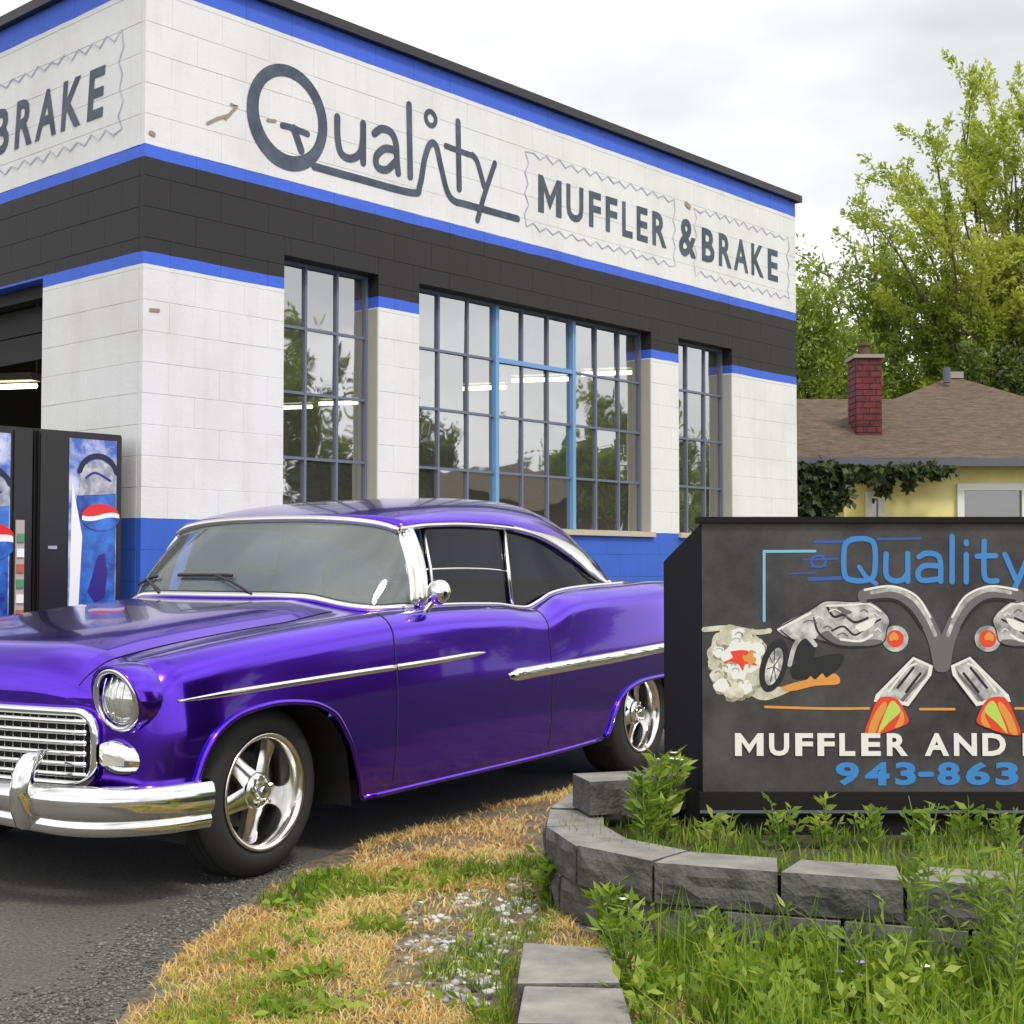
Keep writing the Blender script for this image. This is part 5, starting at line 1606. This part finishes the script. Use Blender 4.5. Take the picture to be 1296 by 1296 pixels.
# lower wing roof at the left
wl_, wr_ = hx(930, 17.6), hx(1098, 17.6)
wz = at_depth(1050, 580, 17.6).z
pk_ = at_depth(985, 487, 19.4)
rf = MB()
cs = [(wl_ - 1.2, -1.05, wz), (wr_, -1.05, wz), (wr_ + .1, 1.6, wz), (wl_ - 1.2, 1.6, wz)]
rg0 = (pk_.x - 5.6, .75, pk_.z); rg1 = (pk_.x - 6.6, .75, pk_.z)
rf.add(cs + [rg0, rg1], [(0, 1, 4, 5), (1, 2, 4), (2, 3, 5, 4), (3, 0, 5), (3, 2, 1, 0)])
rf.build('wing_roof', M['shingle'], house)
MB().box((wl_ - 1.1, -.8, 0), (wr_ - .25, .24, wz - .01)).build('wing_wall', M['yellow'], house)
gt = MB(); gt.box((wr_ + .02, eF - .06, ZEV - .09), (eR, eF - .005, ZEV + .012)); gt.build('gutter', M['gutter'], house)
gt = MB(); gt.box((wl_ - 1.2, -1.11, wz - .09), (wr_ + .02, -1.055, wz + .012)); gt.build('gutter', M['gutter'], house)
gt = MB(); gt.tube([(A_[0] - .25, A_[1] - .5, A_[2] - .17), (A_[0] - .25, A_[1] - .5, A_[2] + .06)], .06, 8); gt.build('roof_vent', M['gutter'], hroof)
gt = MB(); gt.box((A_[0] - .1, A_[1] - .15, A_[2] - .05), (A_[0] + .12, A_[1] + .1, A_[2] + .05)); gt.build('ridge_cap', M['concrete_cap'], hroof)
# window
def hwin(x0, x1, y0, y1, Y, light):
    a, b = at_depth(x0, y1, Y), at_depth(x1, y0, Y); yl = Y - 18.6
    x_0, x_1, z_0, z_1 = a.x - 5.6, b.x - 5.6, a.z, b.z
    f = MB(); t = .09
    f.box((x_0, yl, z_0), (x_0 + t, yl + .06, z_1)); f.box((x_1 - t, yl, z_0), (x_1, yl + .06, z_1)); f.box((x_0 + t, yl, z_1 - t), (x_1 - t, yl + .06, z_1)); f.box((x_0 + t, yl, z_0), (x_1 - t, yl + .06, z_0 + t))
    w_ = f.build('window', M['trim_white'], house)
    MB().quad((x_0 + t, yl + .05, z_0 + t), (x_1 - t, yl + .05, z_0 + t), (x_1 - t, yl + .05, z_1 - t), (x_0 + t, yl + .05, z_1 - t)).build('pane', M['house_glass'], w_)
    MB().quad((x_0 + t, yl + .056, z_0 + t), (x_1 - t, yl + .056, z_0 + t), (x_1 - t, yl + .056, z_1 - t), (x_0 + t, yl + .056, z_1 - t)).build('room', M['dark_room'], w_)
    m2 = MB(); m2.box(((x_0 + x_1) / 2 - .02, yl + .01, z_0 + t), ((x_0 + x_1) / 2 + .02, yl + .045, z_1 - t)) if light else None
    if light: m2.build('glazing_bar', M['trim_white'], w_)
    sl = MB(); sl.box((x_0 - .05, yl - .04, z_0 - .06), (x_1 + .05, yl + .05, z_0 - .002)); sl.build('sill', M['trim_white'], w_)
hwin(1213, 1302, 612, 715, 18.60, False)
hwin(1096, 1120, 622, 720, 18.60, False)
# chimney
cA, cB = at_depth(1084, 530, 19.3), at_depth(1117, 530, 19.3)
cw_ = cB.x - cA.x; czt = at_depth(1100, 453, 19.3).z
chim = MB().box((cA.x - 5.6 + .012, .712, ZEV - .2), (cB.x - 5.6 - .012, 1.19, czt)).build('chimney', M['mortar'], house)
bh, nb = .085, 0
zz = ZEV + .1; row = 0
while zz < czt - .04:
    for (a0, a1, yy, ax_) in ((cA.x - 5.6, cB.x - 5.6, .70, 'x'), (.70, 1.20, cA.x - 5.6, 'l')):
        L_ = a1 - a0; cuts = [0, L_ / 2, L_] if row % 2 else [0, L_ / 4, 3 * L_ / 4, L_]
        for i in range(len(cuts) - 1):
            s0, s1 = a0 + cuts[i] + .006, a0 + cuts[i + 1] - .006
            b = MB()
            if ax_ == 'x': b.box((s0, .70, zz + .006), (s1, .76, zz + bh - .006))
            else: b.box((yy + .001, s0 + .062 * (i == 0), zz + .006), (yy + .06, s1, zz + bh - .006))
            b.build('brick', M['brick'], chim)
    zz += bh; row += 1
MB().box((cA.x - 5.6 - .03, .67, czt), (cB.x - 5.6 + .03, 1.23, czt + .05)).build('chimney_cap', M['concrete_cap'], chim)
c2 = MB(); c2.lathe([(.075, -.02), (.07, .13), (.09, .13), (.09, .16), (0, .18)], 12, 0, Matrix.Translation(((cA.x + cB.x) / 2 - 5.6, .95, czt + .07))); c2.build('flue', M['mortar'], chim)

# ================================================================== vegetation
def leaf_quads(P, D, size, rng, aspect=2.2, up=0.35):
    """leaf-shaped quads (diamonds) at P with axis D"""
    n = len(P)
    D = D / (np.linalg.norm(D, axis=1, keepdims=True) + 1e-9)
    r = rng.normal(size=(n, 3)); r[:, 2] += up
    s = np.cross(D, r); s /= (np.linalg.norm(s, axis=1, keepdims=True) + 1e-9)
    L = size * rng.uniform(.6, 1.35, (n, 1))
    w = L / aspect
    nn = np.cross(s, D)
    v = np.stack([P, P + D * L * .45 + s * w * .5 + nn * L * .06, P + D * L, P + D * L * .45 - s * w * .5 + nn * L * .06], 1)
    return v.reshape(-1, 3)
def quads_obj(name, verts, m, parent=None):
    n = len(verts) // 4
    return np_mesh(name, verts, np.full(n, 4), np.arange(n * 4), m, parent)

def tree(name, label, base, targets, trunk_h, trunk_r, leafm, n_leaf, leaf, seed, twig_len=1.1, spread=.13, drift=(0, 0, .4), n_sub=6, cat='tree', group=None, aspect=2.2, clump=.0):
    """targets: limb end points (world). Limbs leave the trunk, twigs leave the limbs, leaves sit on twigs"""
    rng = np.random.default_rng(seed); rd = random.Random(seed)
    e = empty(name, base, 0, label, cat, group)
    B = Vector(base); wood = MB(); tw = []
    topT = Vector((rd.uniform(-.2, .2), rd.uniform(-.2, .2), trunk_h))
    wood.tube([(0, 0, -.1), (trunk_r * .3, 0, trunk_h * .3), topT * .7 + Vector((trunk_r * .4, 0, 0)), topT], [trunk_r * 1.25, trunk_r, trunk_r * .85, trunk_r * .6], 9)
    for t in targets:
        T = Vector(t) - B
        f = rd.uniform(.55, 1.0); S = topT * f
        mid = S.lerp(T, .5) + Vector((rd.uniform(-.3, .3), rd.uniform(-.3, .3), rd.uniform(0, .4)))
        pth = smooth_path([S, mid, T], 4)
        n = len(pth); L = (T - S).length
        wood.tube(pth, [max(trunk_r * .42 * (1 - .85 * i / (n - 1)), .008) for i in range(n)], 6, caps=False)
        for k in range(n_sub):
            i = int((.30 + .70 * (k + rd.random()) / n_sub) * (n - 1)); i = min(i, n - 1)
            p = pth[i]; d0 = (pth[min(i + 1, n - 1)] - pth[max(i - 1, 0)]).normalized()
            d = (d0 + Vector((rd.gauss(0, .6), rd.gauss(0, .6), rd.gauss(.05, .4))) + Vector(drift)).normalized()
            l = twig_len * rd.uniform(.6, 1.25)
            q_ = p + d * l + Vector((0, 0, -.06 * l))
            wood.tube([p, p.lerp(q_, .5) + Vector((0, 0, .05 * l)), q_], [.016, .010, .004], 4, caps=False)
            tw.append((p, d, l))
            for _ in range(3):                     # side shoots
                f2 = rd.uniform(.2, .9); d2 = (d + Vector((rd.gauss(0, .6), rd.gauss(0, .6), rd.gauss(0, .5)))).normalized()
                tw.append((p + d * l * f2, d2, l * .55))
    wood.build('trunk', M['bark'], e, smooth=True)
    wts = np.array([t[2] for t in tw]); wts /= wts.sum()
    ids = rng.choice(len(tw), n_leaf, p=wts)
    p0 = np.array([t[0] for t in tw])[ids]; dd = np.array([t[1] for t in tw])[ids]; ll = np.array([t[2] for t in tw])[ids][:, None]
    f = rng.uniform(.05, 1.02, (n_leaf, 1)) ** .85
    P = p0 + dd * ll * f + rng.normal(0, spread, (n_leaf, 3)) * (1.15 - .75 * f)
    D = dd * .9 + rng.normal(0, .65, (n_leaf, 3)); D[:, 2] -= .15
    quads_obj('crown', leaf_quads(P, D, leaf, rng, aspect), leafm, e)
    return e

def ell_targets(c, r, n, seed, upper=-.3):
    rd = random.Random(seed); out = []
    while len(out) < n:
        v = Vector((rd.gauss(0, 1), rd.gauss(0, 1), rd.gauss(0, 1))).normalized()
        if v.z < upper: continue
        k = rd.uniform(.55, 1.0)
        out.append((c[0] + v.x * r[0] * k, c[1] + v.y * r[1] * k, c[2] + v.z * r[2] * k))
    return out
def ap_(px, py, Y): p = at_depth(px, py, Y); return (p.x, p.y, p.z)

# tall feathery tree right of the house
rd = random.Random(11)
tips = [(1218, 118), (1180, 175), (1150, 215), (1130, 265), (1265, 110), (1290, 150), (1245, 200), (1200, 260), (1170, 320), (1290, 250), (1230, 330), (1320, 200), (1340, 300), (1280, 360), (1360, 130), (1150, 360), (1210, 400), (1300, 420), (1180, 245), (1260, 290), (1215, 215), (1400, 250), (1380, 380), (1250, 400), (1300, 95), (1335, 120), (1310, 190), (1275, 180), (1330, 250), (1195, 300)]
tree('feathery_tree', 'tall yellow-green tree with upswept feathery sprays right of the chimney', (9.1, 25.5, 0), [ap_(x + rd.uniform(-8, 8), y + 34, 25.5 + rd.uniform(-1.4, 1.4)) for x, y in tips],
     2.8, .17, M['leaf_bright'], 84000, .095, 21, twig_len=1.25, spread=.075, drift=(-.38, 0, .45), n_sub=6, group='trees behind the house')
tips = [(1045, 300), (1075, 285), (1110, 275), (1060, 345), (1120, 330), (1090, 380), (1040, 390), (1140, 300), (1150, 390), (1105, 420), (1060, 430), (1170, 430), (1130, 360), (1165, 345)]
tree('leafy_tree', 'loose thin-crowned tree rising behind the brick chimney', (6.6, 27.5, 0), [ap_(x + rd.uniform(-6, 6), y + 20, 27.5 + rd.uniform(-1.2, 1.2)) for x, y in tips],
     3.2, .14, M['leaf_mid'], 14000, .10, 22, twig_len=1.0, spread=.10, drift=(-.2, 0, .35), n_sub=6, group='trees behind the house')
tips = [(1016, 375), (1028, 352), (1020, 400), (1045, 400), (1030, 440), (1060, 450), (1020, 480), (1075, 480), (1040, 500), (1005, 430), (1000, 385), (995, 460), (1085, 440)]
tree('bushy_tree', 'bushy mid-green tree against the right edge of the white shop', (5.6, 25.0, 0), [ap_(x, y + 10, 25 + rd.uniform(-1, 1)) for x, y in tips],
     2.4, .14, M['leaf_mid'], 13000, .11, 23, twig_len=.8, spread=.18, drift=(-.1, 0, .2), n_sub=6, group='trees behind the house')
tips = [(1250, 455), (1290, 430), (1275, 470), (1320, 440), (1340, 470), (1300, 490), (1230, 480), (1360, 430), (1265, 500), (1310, 510)]
tree('dark_shrub_tree', 'dark green rounded tree behind the right slope of the brown roof', (9.3, 24.5, 0), [ap_(x, y + 6, 24.5 + rd.uniform(-.8, .8)) for x, y in tips],
     2.2, .13, M['leaf_dark'], 17000, .10, 24, twig_len=.7, spread=.18, drift=(0, 0, .25), n_sub=6, group='trees behind the house')
tips = [(1130, 470), (1100, 440), (1150, 440), (1160, 470), (1120, 400), (1190, 450), (1210, 465)]
tree('low_tree', 'low mid-green tree peeping over the ridge beside the chimney', (7.0, 26.0, 0), [ap_(x, y, 26 + rd.uniform(-.8, .8)) for x, y in tips],
     2.2, .12, M['leaf_mid'], 9000, .10, 25, twig_len=.7, spread=.16, drift=(0, 0, .25), n_sub=5, group='trees behind the house')
# trees across the street on the right: only their reflections show in the shop windows
for (x, y, h, rr, lab_, lm, sd) in ((25, 8.4, 8.4, 1.9, 'street tree mirrored in the narrow left window', 'leaf_mid', 31), (25.5, 11.3, 6.0, 1.7, 'street tree mirrored in the left bay of the wide window', 'leaf_dark', 32),
                             (25, 17.3, 6.6, 1.5, 'street tree mirrored in the right bay of the wide window', 'leaf_mid', 33), (27, 20.8, 4.6, 1.6, 'street tree mirrored in the narrow right window', 'leaf_mid', 34)):
    tree('street_tree', lab_, (x, y, 0), ell_targets((x, y, h * .62), (rr, rr, h * .36), 16, sd, -.8), h * .35, .15, M[lm], 9000, .20, sd, twig_len=.9, spread=.2, n_sub=5, group='trees across the street')
# low building across the street, mirrored in the wide window
far = empty('street_house', (30, 14.6, 0), 0, 'low dark-red roofed house mirrored in the wide window', 'house')
MB().box((-1, -3.2, 0), (6, 3.2, 2.9)).build('wall', M['mortar'], far)
m_ = MB(); m_.add([(-1.5, -3.7, 2.9), (6.5, -3.7, 2.9), (6.5, 3.7, 2.9), (-1.5, 3.7, 2.9), (2.5, -2.2, 4.2), (2.5, 2.2, 4.2)], [(0, 1, 4), (1, 2, 5, 4), (2, 3, 5), (3, 0, 4, 5), (3, 2, 1, 0)]); m_.build('roof', M['bark'], far)
for yy in (-1.8, 1.2): MB().box((-1.03, yy, .9), (-.98, yy + .9, 2.1)).build('window', M['dark_room'], far)

# vine hanging under the eaves
vn = empty('climbing_vine', (5.0, 18.4, 0), 0, 'dark ivy hanging below the eaves of the yellow house', 'vine')
rng = np.random.default_rng(5)
pts_, st_ = [], MB()
for (px, top, bot, w, n, Y) in ((1020, 586, 660, 18, 500, 17.45), (1045, 584, 655, 16, 520, 17.45), (1065, 588, 640, 14, 250, 17.45), (1100, 590, 606, 16, 200, 17.5), (1120, 590, 625, 12, 160, 18.3), (1150, 588, 602, 22, 260, 18.2), (1185, 588, 600, 18, 150, 18.2), (1150, 600, 622, 4, 40, 18.25)):
    a, b = at_depth(px, top, Y), at_depth(px, bot, Y)
    f = rng.uniform(0, 1, (n, 1)) ** 1.2
    p = np.array(a)[None] * (1 - f) + np.array(b)[None] * f
    p[:, 0] += rng.normal(0, w / 1780 * Y * .6, n) * (1.1 - f[:, 0] * .6); p[:, 1] += rng.normal(0, .05, n)
    pts_.append(p); st_.tube([a - Vector((5.0, 18.4, 0)), b - Vector((5.0, 18.4, 0))], .012, 5)
pts_ = np.concatenate(pts_) - np.array([[5.0, 18.4, 0]])
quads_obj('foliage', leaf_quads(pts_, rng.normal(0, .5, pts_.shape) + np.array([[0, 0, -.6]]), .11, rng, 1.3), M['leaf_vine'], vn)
st_.build('stem', M['bark'], vn)

# ---------------------------------------------------------------- grass
def blades(name, pos, h, w, m, rng, lean=.45, label=None, cat='grass', parent=None, flatn=0.0):
    """bent two-segment blades"""
    n = len(pos); a = rng.uniform(0, 2 * math.pi, n)
    H = h * rng.uniform(.45, 1.3, n); Wd = w * rng.uniform(.7, 1.3, n)
    la = rng.uniform(0, 2 * math.pi, n); ln = np.abs(rng.normal(0, lean, n)) + flatn
    s = np.stack([np.cos(a), np.sin(a), np.zeros(n)], 1) * Wd[:, None] / 2
    l1 = np.stack([np.cos(la) * ln * .35, np.sin(la) * ln * .35, np.full(n, .55)], 1) * H[:, None]
    l2 = np.stack([np.cos(la) * ln, np.sin(la) * ln, np.maximum(1 - .25 * ln, .15)], 1) * H[:, None]
    v = np.stack([pos - s, pos + s, pos + l1 + s * .7, pos + l1 - s * .7, pos + l2], 1).reshape(-1, 3)
    base = np.arange(n) * 5
    q_ = np.stack([base, base + 1, base + 2, base + 3, base + 3, base + 2, base + 4], 1).ravel()
    o = np_mesh(name, v, np.tile([4, 3], n), q_, m, parent)
    if label: tag(o, label, cat, kind='stuff')
    return o

def inside_planter(x, y): 
    return y > np.interp(x, [FP[3][0] - .02, FP[4][0], FP[5][0], FP[6][0], FP[7][0], 3], [FP[3][1], FP[4][1] - .02, FP[5][1] - .02, FP[6][1] - .02, FP[7][1] - .02, FP[7][1] - .7]) and x > FP[3][0] - .05 + max(0, (y - FP[3][1])) * .15
def on_edging(x, y): return .0 < x < .30 and 2.7 < y < 3.72 and abs(x - .145) < .15
rng = np.random.default_rng(7)
def scatter(n, x0, x1, y0, y1, keep, near=1.6):
    out = []
    xs = rng.uniform(x0, x1, n); ys = y0 + (y1 - y0) * rng.uniform(0, 1, n) ** near
    for x, y in zip(xs, ys):
        k = keep(x, y)
        if k > 0 and rng.random() < k: out.append((x, y, verge_z(x, y) - .004))
    return np.array(out)
def nz(x, y, s, o=0): return mnoise.noise(Vector((x * s, y * s, o * 7.3)))
# photo-space patches on the ground: (centre px, radius m, kind)
def gpt(px, py): p = at_z(px, py, .03); return np.array([p.x, p.y])
green_patches = [(gpt(395, 1118), .20, .09), (gpt(370, 1135), .13, .06), (gpt(540, 1072), .30, .10), (gpt(460, 1130), .16, .09), (gpt(240, 1285), .10, .05), (gpt(285, 1210), .08, .04), (gpt(370, 1285), .12, .06), (gpt(650, 1170), .16, .16), (gpt(690, 1100), .16, .20), (gpt(620, 1220), .14, .12), (gpt(600, 1110), .22, .12), (gpt(640, 1280), .12, .16), (gpt(480, 1180), .14, .07), (gpt(690, 1060), .10, .25), (gpt(570, 1245), .10, .10)]
stone_patches = [(gpt(600, 1255), .14, .10), (gpt(600, 1165), .24, .16), (gpt(560, 1215), .15, .14), (gpt(680, 1130), .12, .12), (gpt(520, 1240), .08, .10), (gpt(560, 1030), .35, .12), (gpt(660, 1030), .30, .12), (gpt(640, 1215), .12, .12)]
def patch(x, y, lst):
    v = 0
    for c, rx, ry in lst:
        v = max(v, 1 - ((x - c[0]) / rx) ** 2 - ((y - c[1]) / (ry * 2.2)) ** 2)
    return v
def bankx(x, y):            # tall green growth at the right
    return smooth01(.16, .45, x - .25 * (y - 3.4))
def k_dry(x, y):
    d = verge_in(x, y)
    if d < 0.0 or inside_planter(x, y) or on_edging(x, y): return 0
    e = smooth01(-.02, .10, d + .10 * nz(x, y, 5))
    return e * (.95 if patch(x, y, stone_patches) < .1 else .10) * (1 - .85 * max(0, min(1, patch(x, y, green_patches) * 1.5))) * (1 - .8 * bankx(x, y)) * (.55 + .9 * max(0, nz(x, y, 3.1, 2) + .3))
def k_green(x, y):
    d = verge_in(x, y)
    if d < 0.02 or inside_planter(x, y) or on_edging(x, y): return 0
    g_ = max(0, min(1, patch(x, y, green_patches) * 1.6))
    return (.6 if patch(x, y, stone_patches) > .1 else 1) * g_ * max(0, min(1, .42 + 1.5 * nz(x, y, 8, 4) + .9 * nz(x, y, 21, 5)))
def k_mix(x, y):
    d = verge_in(x, y)
    if d < 0.06 or inside_planter(x, y) or on_edging(x, y): return 0
    return max(0, .30 + 1.4 * nz(x, y, 3.6, 9) + .25 * smooth01(-.5, .1, x)) * (.12 if patch(x, y, stone_patches) > .1 else 1) * (1 - .5 * bankx(x, y))
pd = scatter(90000, -1.3, 1.1, 2.6, 5.2, k_dry)
blades('dry_grass', pd, .032, .0045, M['dry_grass'], rng, .8, 'short straw-coloured dry grass between asphalt and planter', flatn=.4)
pd2 = scatter(80000, -.6, 1.5, 4.2, 8.4, k_dry, 1.5)
if len(pd2): blades('far_dry_grass', pd2, .035, .007, M['dry_grass'], rng, .8, 'thin dry grass along the lot edge beyond the block planter', flatn=.4)
pm = scatter(60000, -1.2, 1.1, 2.6, 5.0, k_mix)
blades('mixed_grass', pm, .040, .0045, M['mix_grass'], rng, .7, 'patchy yellowing grass mixed through the verge', flatn=.25)
pg = scatter(120000, -1.2, .6, 2.6, 5.2, k_green)
blades('green_tufts', pg, .042, .005, M['green_grass'], rng, .55, 'bright green grass tufts scattered on the dry verge')
def k_bank(x, y):
    if verge_in(x, y) < .1 or inside_planter(x, y) or on_edging(x, y): return 0
    return bankx(x, y) * max(0, min(1, .45 + 1.3 * nz(x, y, 6, 3)))
pb = scatter(60000, .1, 1.9, 2.5, 4.6, k_bank, 1.3)
blades('bank_grass', pb, .085, .0065, M['green_grass'], rng, .5, 'lush green grass on the bank below the planter wall')
pb2 = pb[rng.random(len(pb)) < .16]
blades('tall_bank_grass', pb2, .20, .006, M['green_grass'], rng, .45, 'long arching grass blades in front of the planter blocks')
# low broad-leaved weeds through the bank and the verge
wp_, wd_ = [], []
for _ in range(150):
    x, y = rng.uniform(.18, 1.7), rng.uniform(2.9, 4.3)
    if inside_planter(x, y) or on_edging(x, y) or bankx(x, y) < .1: continue
    hh = rng.uniform(.05, .17); n = int(rng.uniform(25, 60))
    p = rng.normal(0, 1, (n, 3)) * np.array([.035, .035, 0]); p[:, 2] = rng.uniform(0, hh, n); p += np.array([x, y, verge_z(x, y)])
    wp_.append(p); d_ = rng.normal(0, 1, (n, 3)); d_[:, 2] = np.abs(d_[:, 2]) * .8 + .1; wd_.append(d_)
for _ in range(45):
    x, y = rng.uniform(-.75, .12), rng.uniform(2.9, 5.0)
    if verge_in(x, y) < .15 or on_edging(x, y) or inside_planter(x, y) or patch(x, y, stone_patches) > 0: continue
    n = int(rng.uniform(12, 40)); p = rng.normal(0, 1, (n, 3)) * np.array([.03, .03, 0]); p[:, 2] = rng.uniform(0, .03, n); p += np.array([x, y, verge_z(x, y)])
    wp_.append(p); d_ = rng.normal(0, 1, (n, 3)); d_[:, 2] = np.abs(d_[:, 2]) * .5; wd_.append(d_)
wq = quads_obj('low_weeds', leaf_quads(np.concatenate(wp_), np.concatenate(wd_), .038, rng, 2.4), M['weed_leaf'])
tag(wq, 'low broad-leaved weeds mixed into the bank grass', 'weeds', kind='stuff')
# planter growth
pp = []
for _ in range(16000):
    x, y = rng.uniform(.15, 2.4), rng.uniform(3.6, 4.75)
    dfront = y - np.interp(x, [FP[3][0], FP[4][0], FP[5][0], FP[6][0], FP[7][0], 3], [FP[3][1], FP[4][1], FP[5][1], FP[6][1], FP[7][1], FP[7][1] - .7])
    if dfront < .16 or not inside_planter(x, y): continue
    if rng.random() < (.55 + .9 * nz(x, y, 4, 6)) * (1 - .55 * smooth01(.25, .5, dfront)): pp.append((x, y, .25))
blades('planter_grass', np.array(pp), .062, .006, M['green_grass'], rng, .5, 'green grass filling the planter under the sign')

# ---------------------------------------------------------------- stones
def stones(name, pos, size, m, label, rng, zoff=.0):
    t = (1 + 5 ** .5) / 2
    iv = np.array([(-1, t, 0), (1, t, 0), (-1, -t, 0), (1, -t, 0), (0, -1, t), (0, 1, t), (0, -1, -t), (0, 1, -t), (t, 0, -1), (t, 0, 1), (-t, 0, -1), (-t, 0, 1)], float); iv /= np.linalg.norm(iv[0])
    it_ = np.array([(0,11,5),(0,5,1),(0,1,7),(0,7,10),(0,10,11),(1,5,9),(5,11,4),(11,10,2),(10,7,6),(7,1,8),(3,9,4),(3,4,2),(3,2,6),(3,6,8),(3,8,9),(4,9,5),(2,4,11),(6,2,10),(8,6,7),(9,8,1)])
    n = len(pos)
    s = size * rng.uniform(.45, 1.4, (n, 1, 1)) ** 1.2
    v = iv[None] * (1 + rng.uniform(-.22, .22, (n, 12, 1))) * s * np.stack([rng.uniform(.8, 1.4, n), rng.uniform(.8, 1.4, n), rng.uniform(.45, .8, n)], 1)[:, None, :]
    v = v + pos[:, None, :] + np.array([0, 0, zoff])
    lo = (it_[None] + (np.arange(n) * 12)[:, None, None]).ravel()
    return tag(np_mesh(name, v.reshape(-1, 3), np.full(n * 20, 3), lo, m, None, False), label, 'stones', kind='stuff')
def k_stone(x, y):
    if verge_in(x, y) < .02 or inside_planter(x, y) or on_edging(x, y): return 0
    return max(0, min(1, patch(x, y, stone_patches) * 1.5)) * max(0, .50 + 1.2 * nz(x, y, 9, 5))
ps = scatter(16000, -.8, .6, 2.7, 5.6, k_stone)
stones('pebbles', ps, .0105, M['stone_white'], 'white and grey pebbles in the bare patch beside the edging', rng, .006)
def k_grit(x, y):
    d = verge_in(x, y) + .1 * nz(x, y, 4, 8)
    w = .13 + .22 * (1 - smooth01(3.2, 4.0, y))
    return math.exp(-((d + w * .6) / w) ** 2)
pgx = scatter(60000, -1.9, .5, 2.5, 5.4, k_grit)
for i in range(len(pgx)): pgx[i][2] = max(pgx[i][2], 0.002)
stones('grit', pgx, .0042, M['gravel'], 'loose grey grit along the asphalt edge', rng)

# ---------------------------------------------------------------- single plants
def plant(name, label, base, h, n_stem, spread, leafsz, per, seed, flower=None, aspect=3.2, group='weeds around the planter', lean=(0, 0)):
    rng_ = np.random.default_rng(seed); rd_ = random.Random(seed)
    e = empty(name, base, 0, label, 'plant', group)
    st = MB(); P, D = [], []; fl = []
    for s in range(n_stem):
        a = rd_.uniform(0, 2 * math.pi); r = spread * rd_.uniform(.2, 1)
        hh = h * rd_.uniform(.6, 1.1)
        b0 = Vector((math.cos(a) * r * .25, math.sin(a) * r * .25, -.02)); t = Vector((math.cos(a) * r + lean[0], math.sin(a) * r + lean[1], hh))
        pth = smooth_path([b0, b0.lerp(t, .5) + Vector((0, 0, .08 * hh)), t], 4)
        st.tube(pth, [.0042 - .0028 * i / (len(pth) - 1) for i in range(len(pth))], 5)
        for k in range(per):
            f = rd_.uniform(.12, 1.0); p = b0.lerp(t, f) + Vector((0, 0, .08 * hh * 4 * f * (1 - f)))
            aa = rd_.uniform(0, 2 * math.pi)
            P.append(p); D.append((math.cos(aa), math.sin(aa), rd_.uniform(.1, 1.1)))
        fl.append(t)
    st.build('stem', M['stem'], e, smooth=True)
    quads_obj('leaves', leaf_quads(np.array(P), np.array(D), leafsz, rng_, aspect), M['weed_leaf'], e)
    if flower:
        for t in fl[:flower[1]]:
            f_ = MB()
            for k in range(6):
                a = k * math.pi / 3
                c, s = math.cos(a), math.sin(a); r = flower[2]
                f_.add([t, t + Vector((c * r * .6 - s * r * .35, s * r * .6 + c * r * .35, r * .3)), t + Vector((c * r, s * r, r * .35)), t + Vector((c * r * .6 + s * r * .35, s * r * .6 - c * r * .35, r * .3))], [(0, 1, 2, 3)])
            f_.build('flower', M[flower[0]], e)
    return e
def onz(px, py, z): p = at_z(px, py, z); return (p.x, p.y, z)
plant('flowering_weed', 'tall leafy weed with white flowers at the left edge of the sign', onz(838, 1062, .25), .27, 9, .08, .055, 30, 1, ('petal_white', 6, .018))
plant('leafy_weed', 'bushy green weed between the raised block and the sign', onz(815, 1070, .25), .22, 9, .07, .05, 26, 2)
for i, (px, h, lb) in enumerate(((905, .12, 'low weed below the first letter of the sign'), (985, .14, 'low weed under the middle of the first sign word'), (1040, .15, 'small weed left of the sign phone number'), (1090, .13, 'small weed below the first phone digit'), (1160, .16, 'leafy weed under the dash of the phone number'), (1215, .13, 'small leafy weed under the last phone digits'), (1262, .15, 'leafy weed under the right-hand flame at the sign base'))):
    plant('planter_weed', lb, (at_depth(px, 1040, 4.45).x, 4.38, .25), h, 7, .07, .04, 12, 40 + i, aspect=2.6)
plant('tall_weed', 'tall pale-green weed stalk in front of the right planter blocks', onz(1165, 1262, .04), .42, 6, .08, .05, 30, 3, aspect=6)
plant('tall_weed', 'big feathery green weed in the bottom right corner', onz(1268, 1290, .04), .40, 13, .15, .05, 38, 4, aspect=6)
plant('tall_weed', 'leaning green weed left of the tallest weed stalk', onz(1125, 1290, .04), .28, 7, .12, .05, 24, 6, aspect=6)
plant('tall_weed', 'weed rising at the right picture edge before the planter', onz(1300, 1240, .05), .34, 9, .12, .05, 30, 8, aspect=6)
plant('wall_weed', 'green weed growing at the foot of the planter left corner', onz(700, 1150, .05), .17, 10, .08, .045, 20, 9, aspect=3)
plant('wall_weed', 'weed with a white flower against the left planter blocks', onz(775, 1195, .05), .17, 8, .07, .05, 18, 10, ('petal_white', 2, .016), aspect=3)
plant('wall_weed', 'weed growing over the right side of the edging blocks', onz(800, 1262, .05), .20, 9, .09, .05, 18, 12, aspect=4)
plant('wall_weed', 'small weed between planter front and bank grass', onz(905, 1222, .05), .14, 8, .09, .045, 14, 13, aspect=4)
plant('wall_weed', 'small weed hugging the second course of planter blocks', onz(1010, 1222, .05), .15, 8, .09, .045, 14, 14, aspect=4)
plant('lilac_flower', 'small lilac flowers in the bank grass at the bottom right', onz(1098, 1285, .05), .11, 3, .05, .04, 6, 15, ('petal_purple', 3, .014))
plant('lilac_flower', 'single lilac flower left of the small lilac pair', onz(1068, 1275, .05), .10, 2, .02, .04, 6, 16, ('petal_purple', 1, .013))
plant('white_flower', 'small white flower in the grass below the tall weed stalk', onz(1180, 1288, .05), .11, 2, .02, .04, 6, 17, ('petal_white', 1, .015))
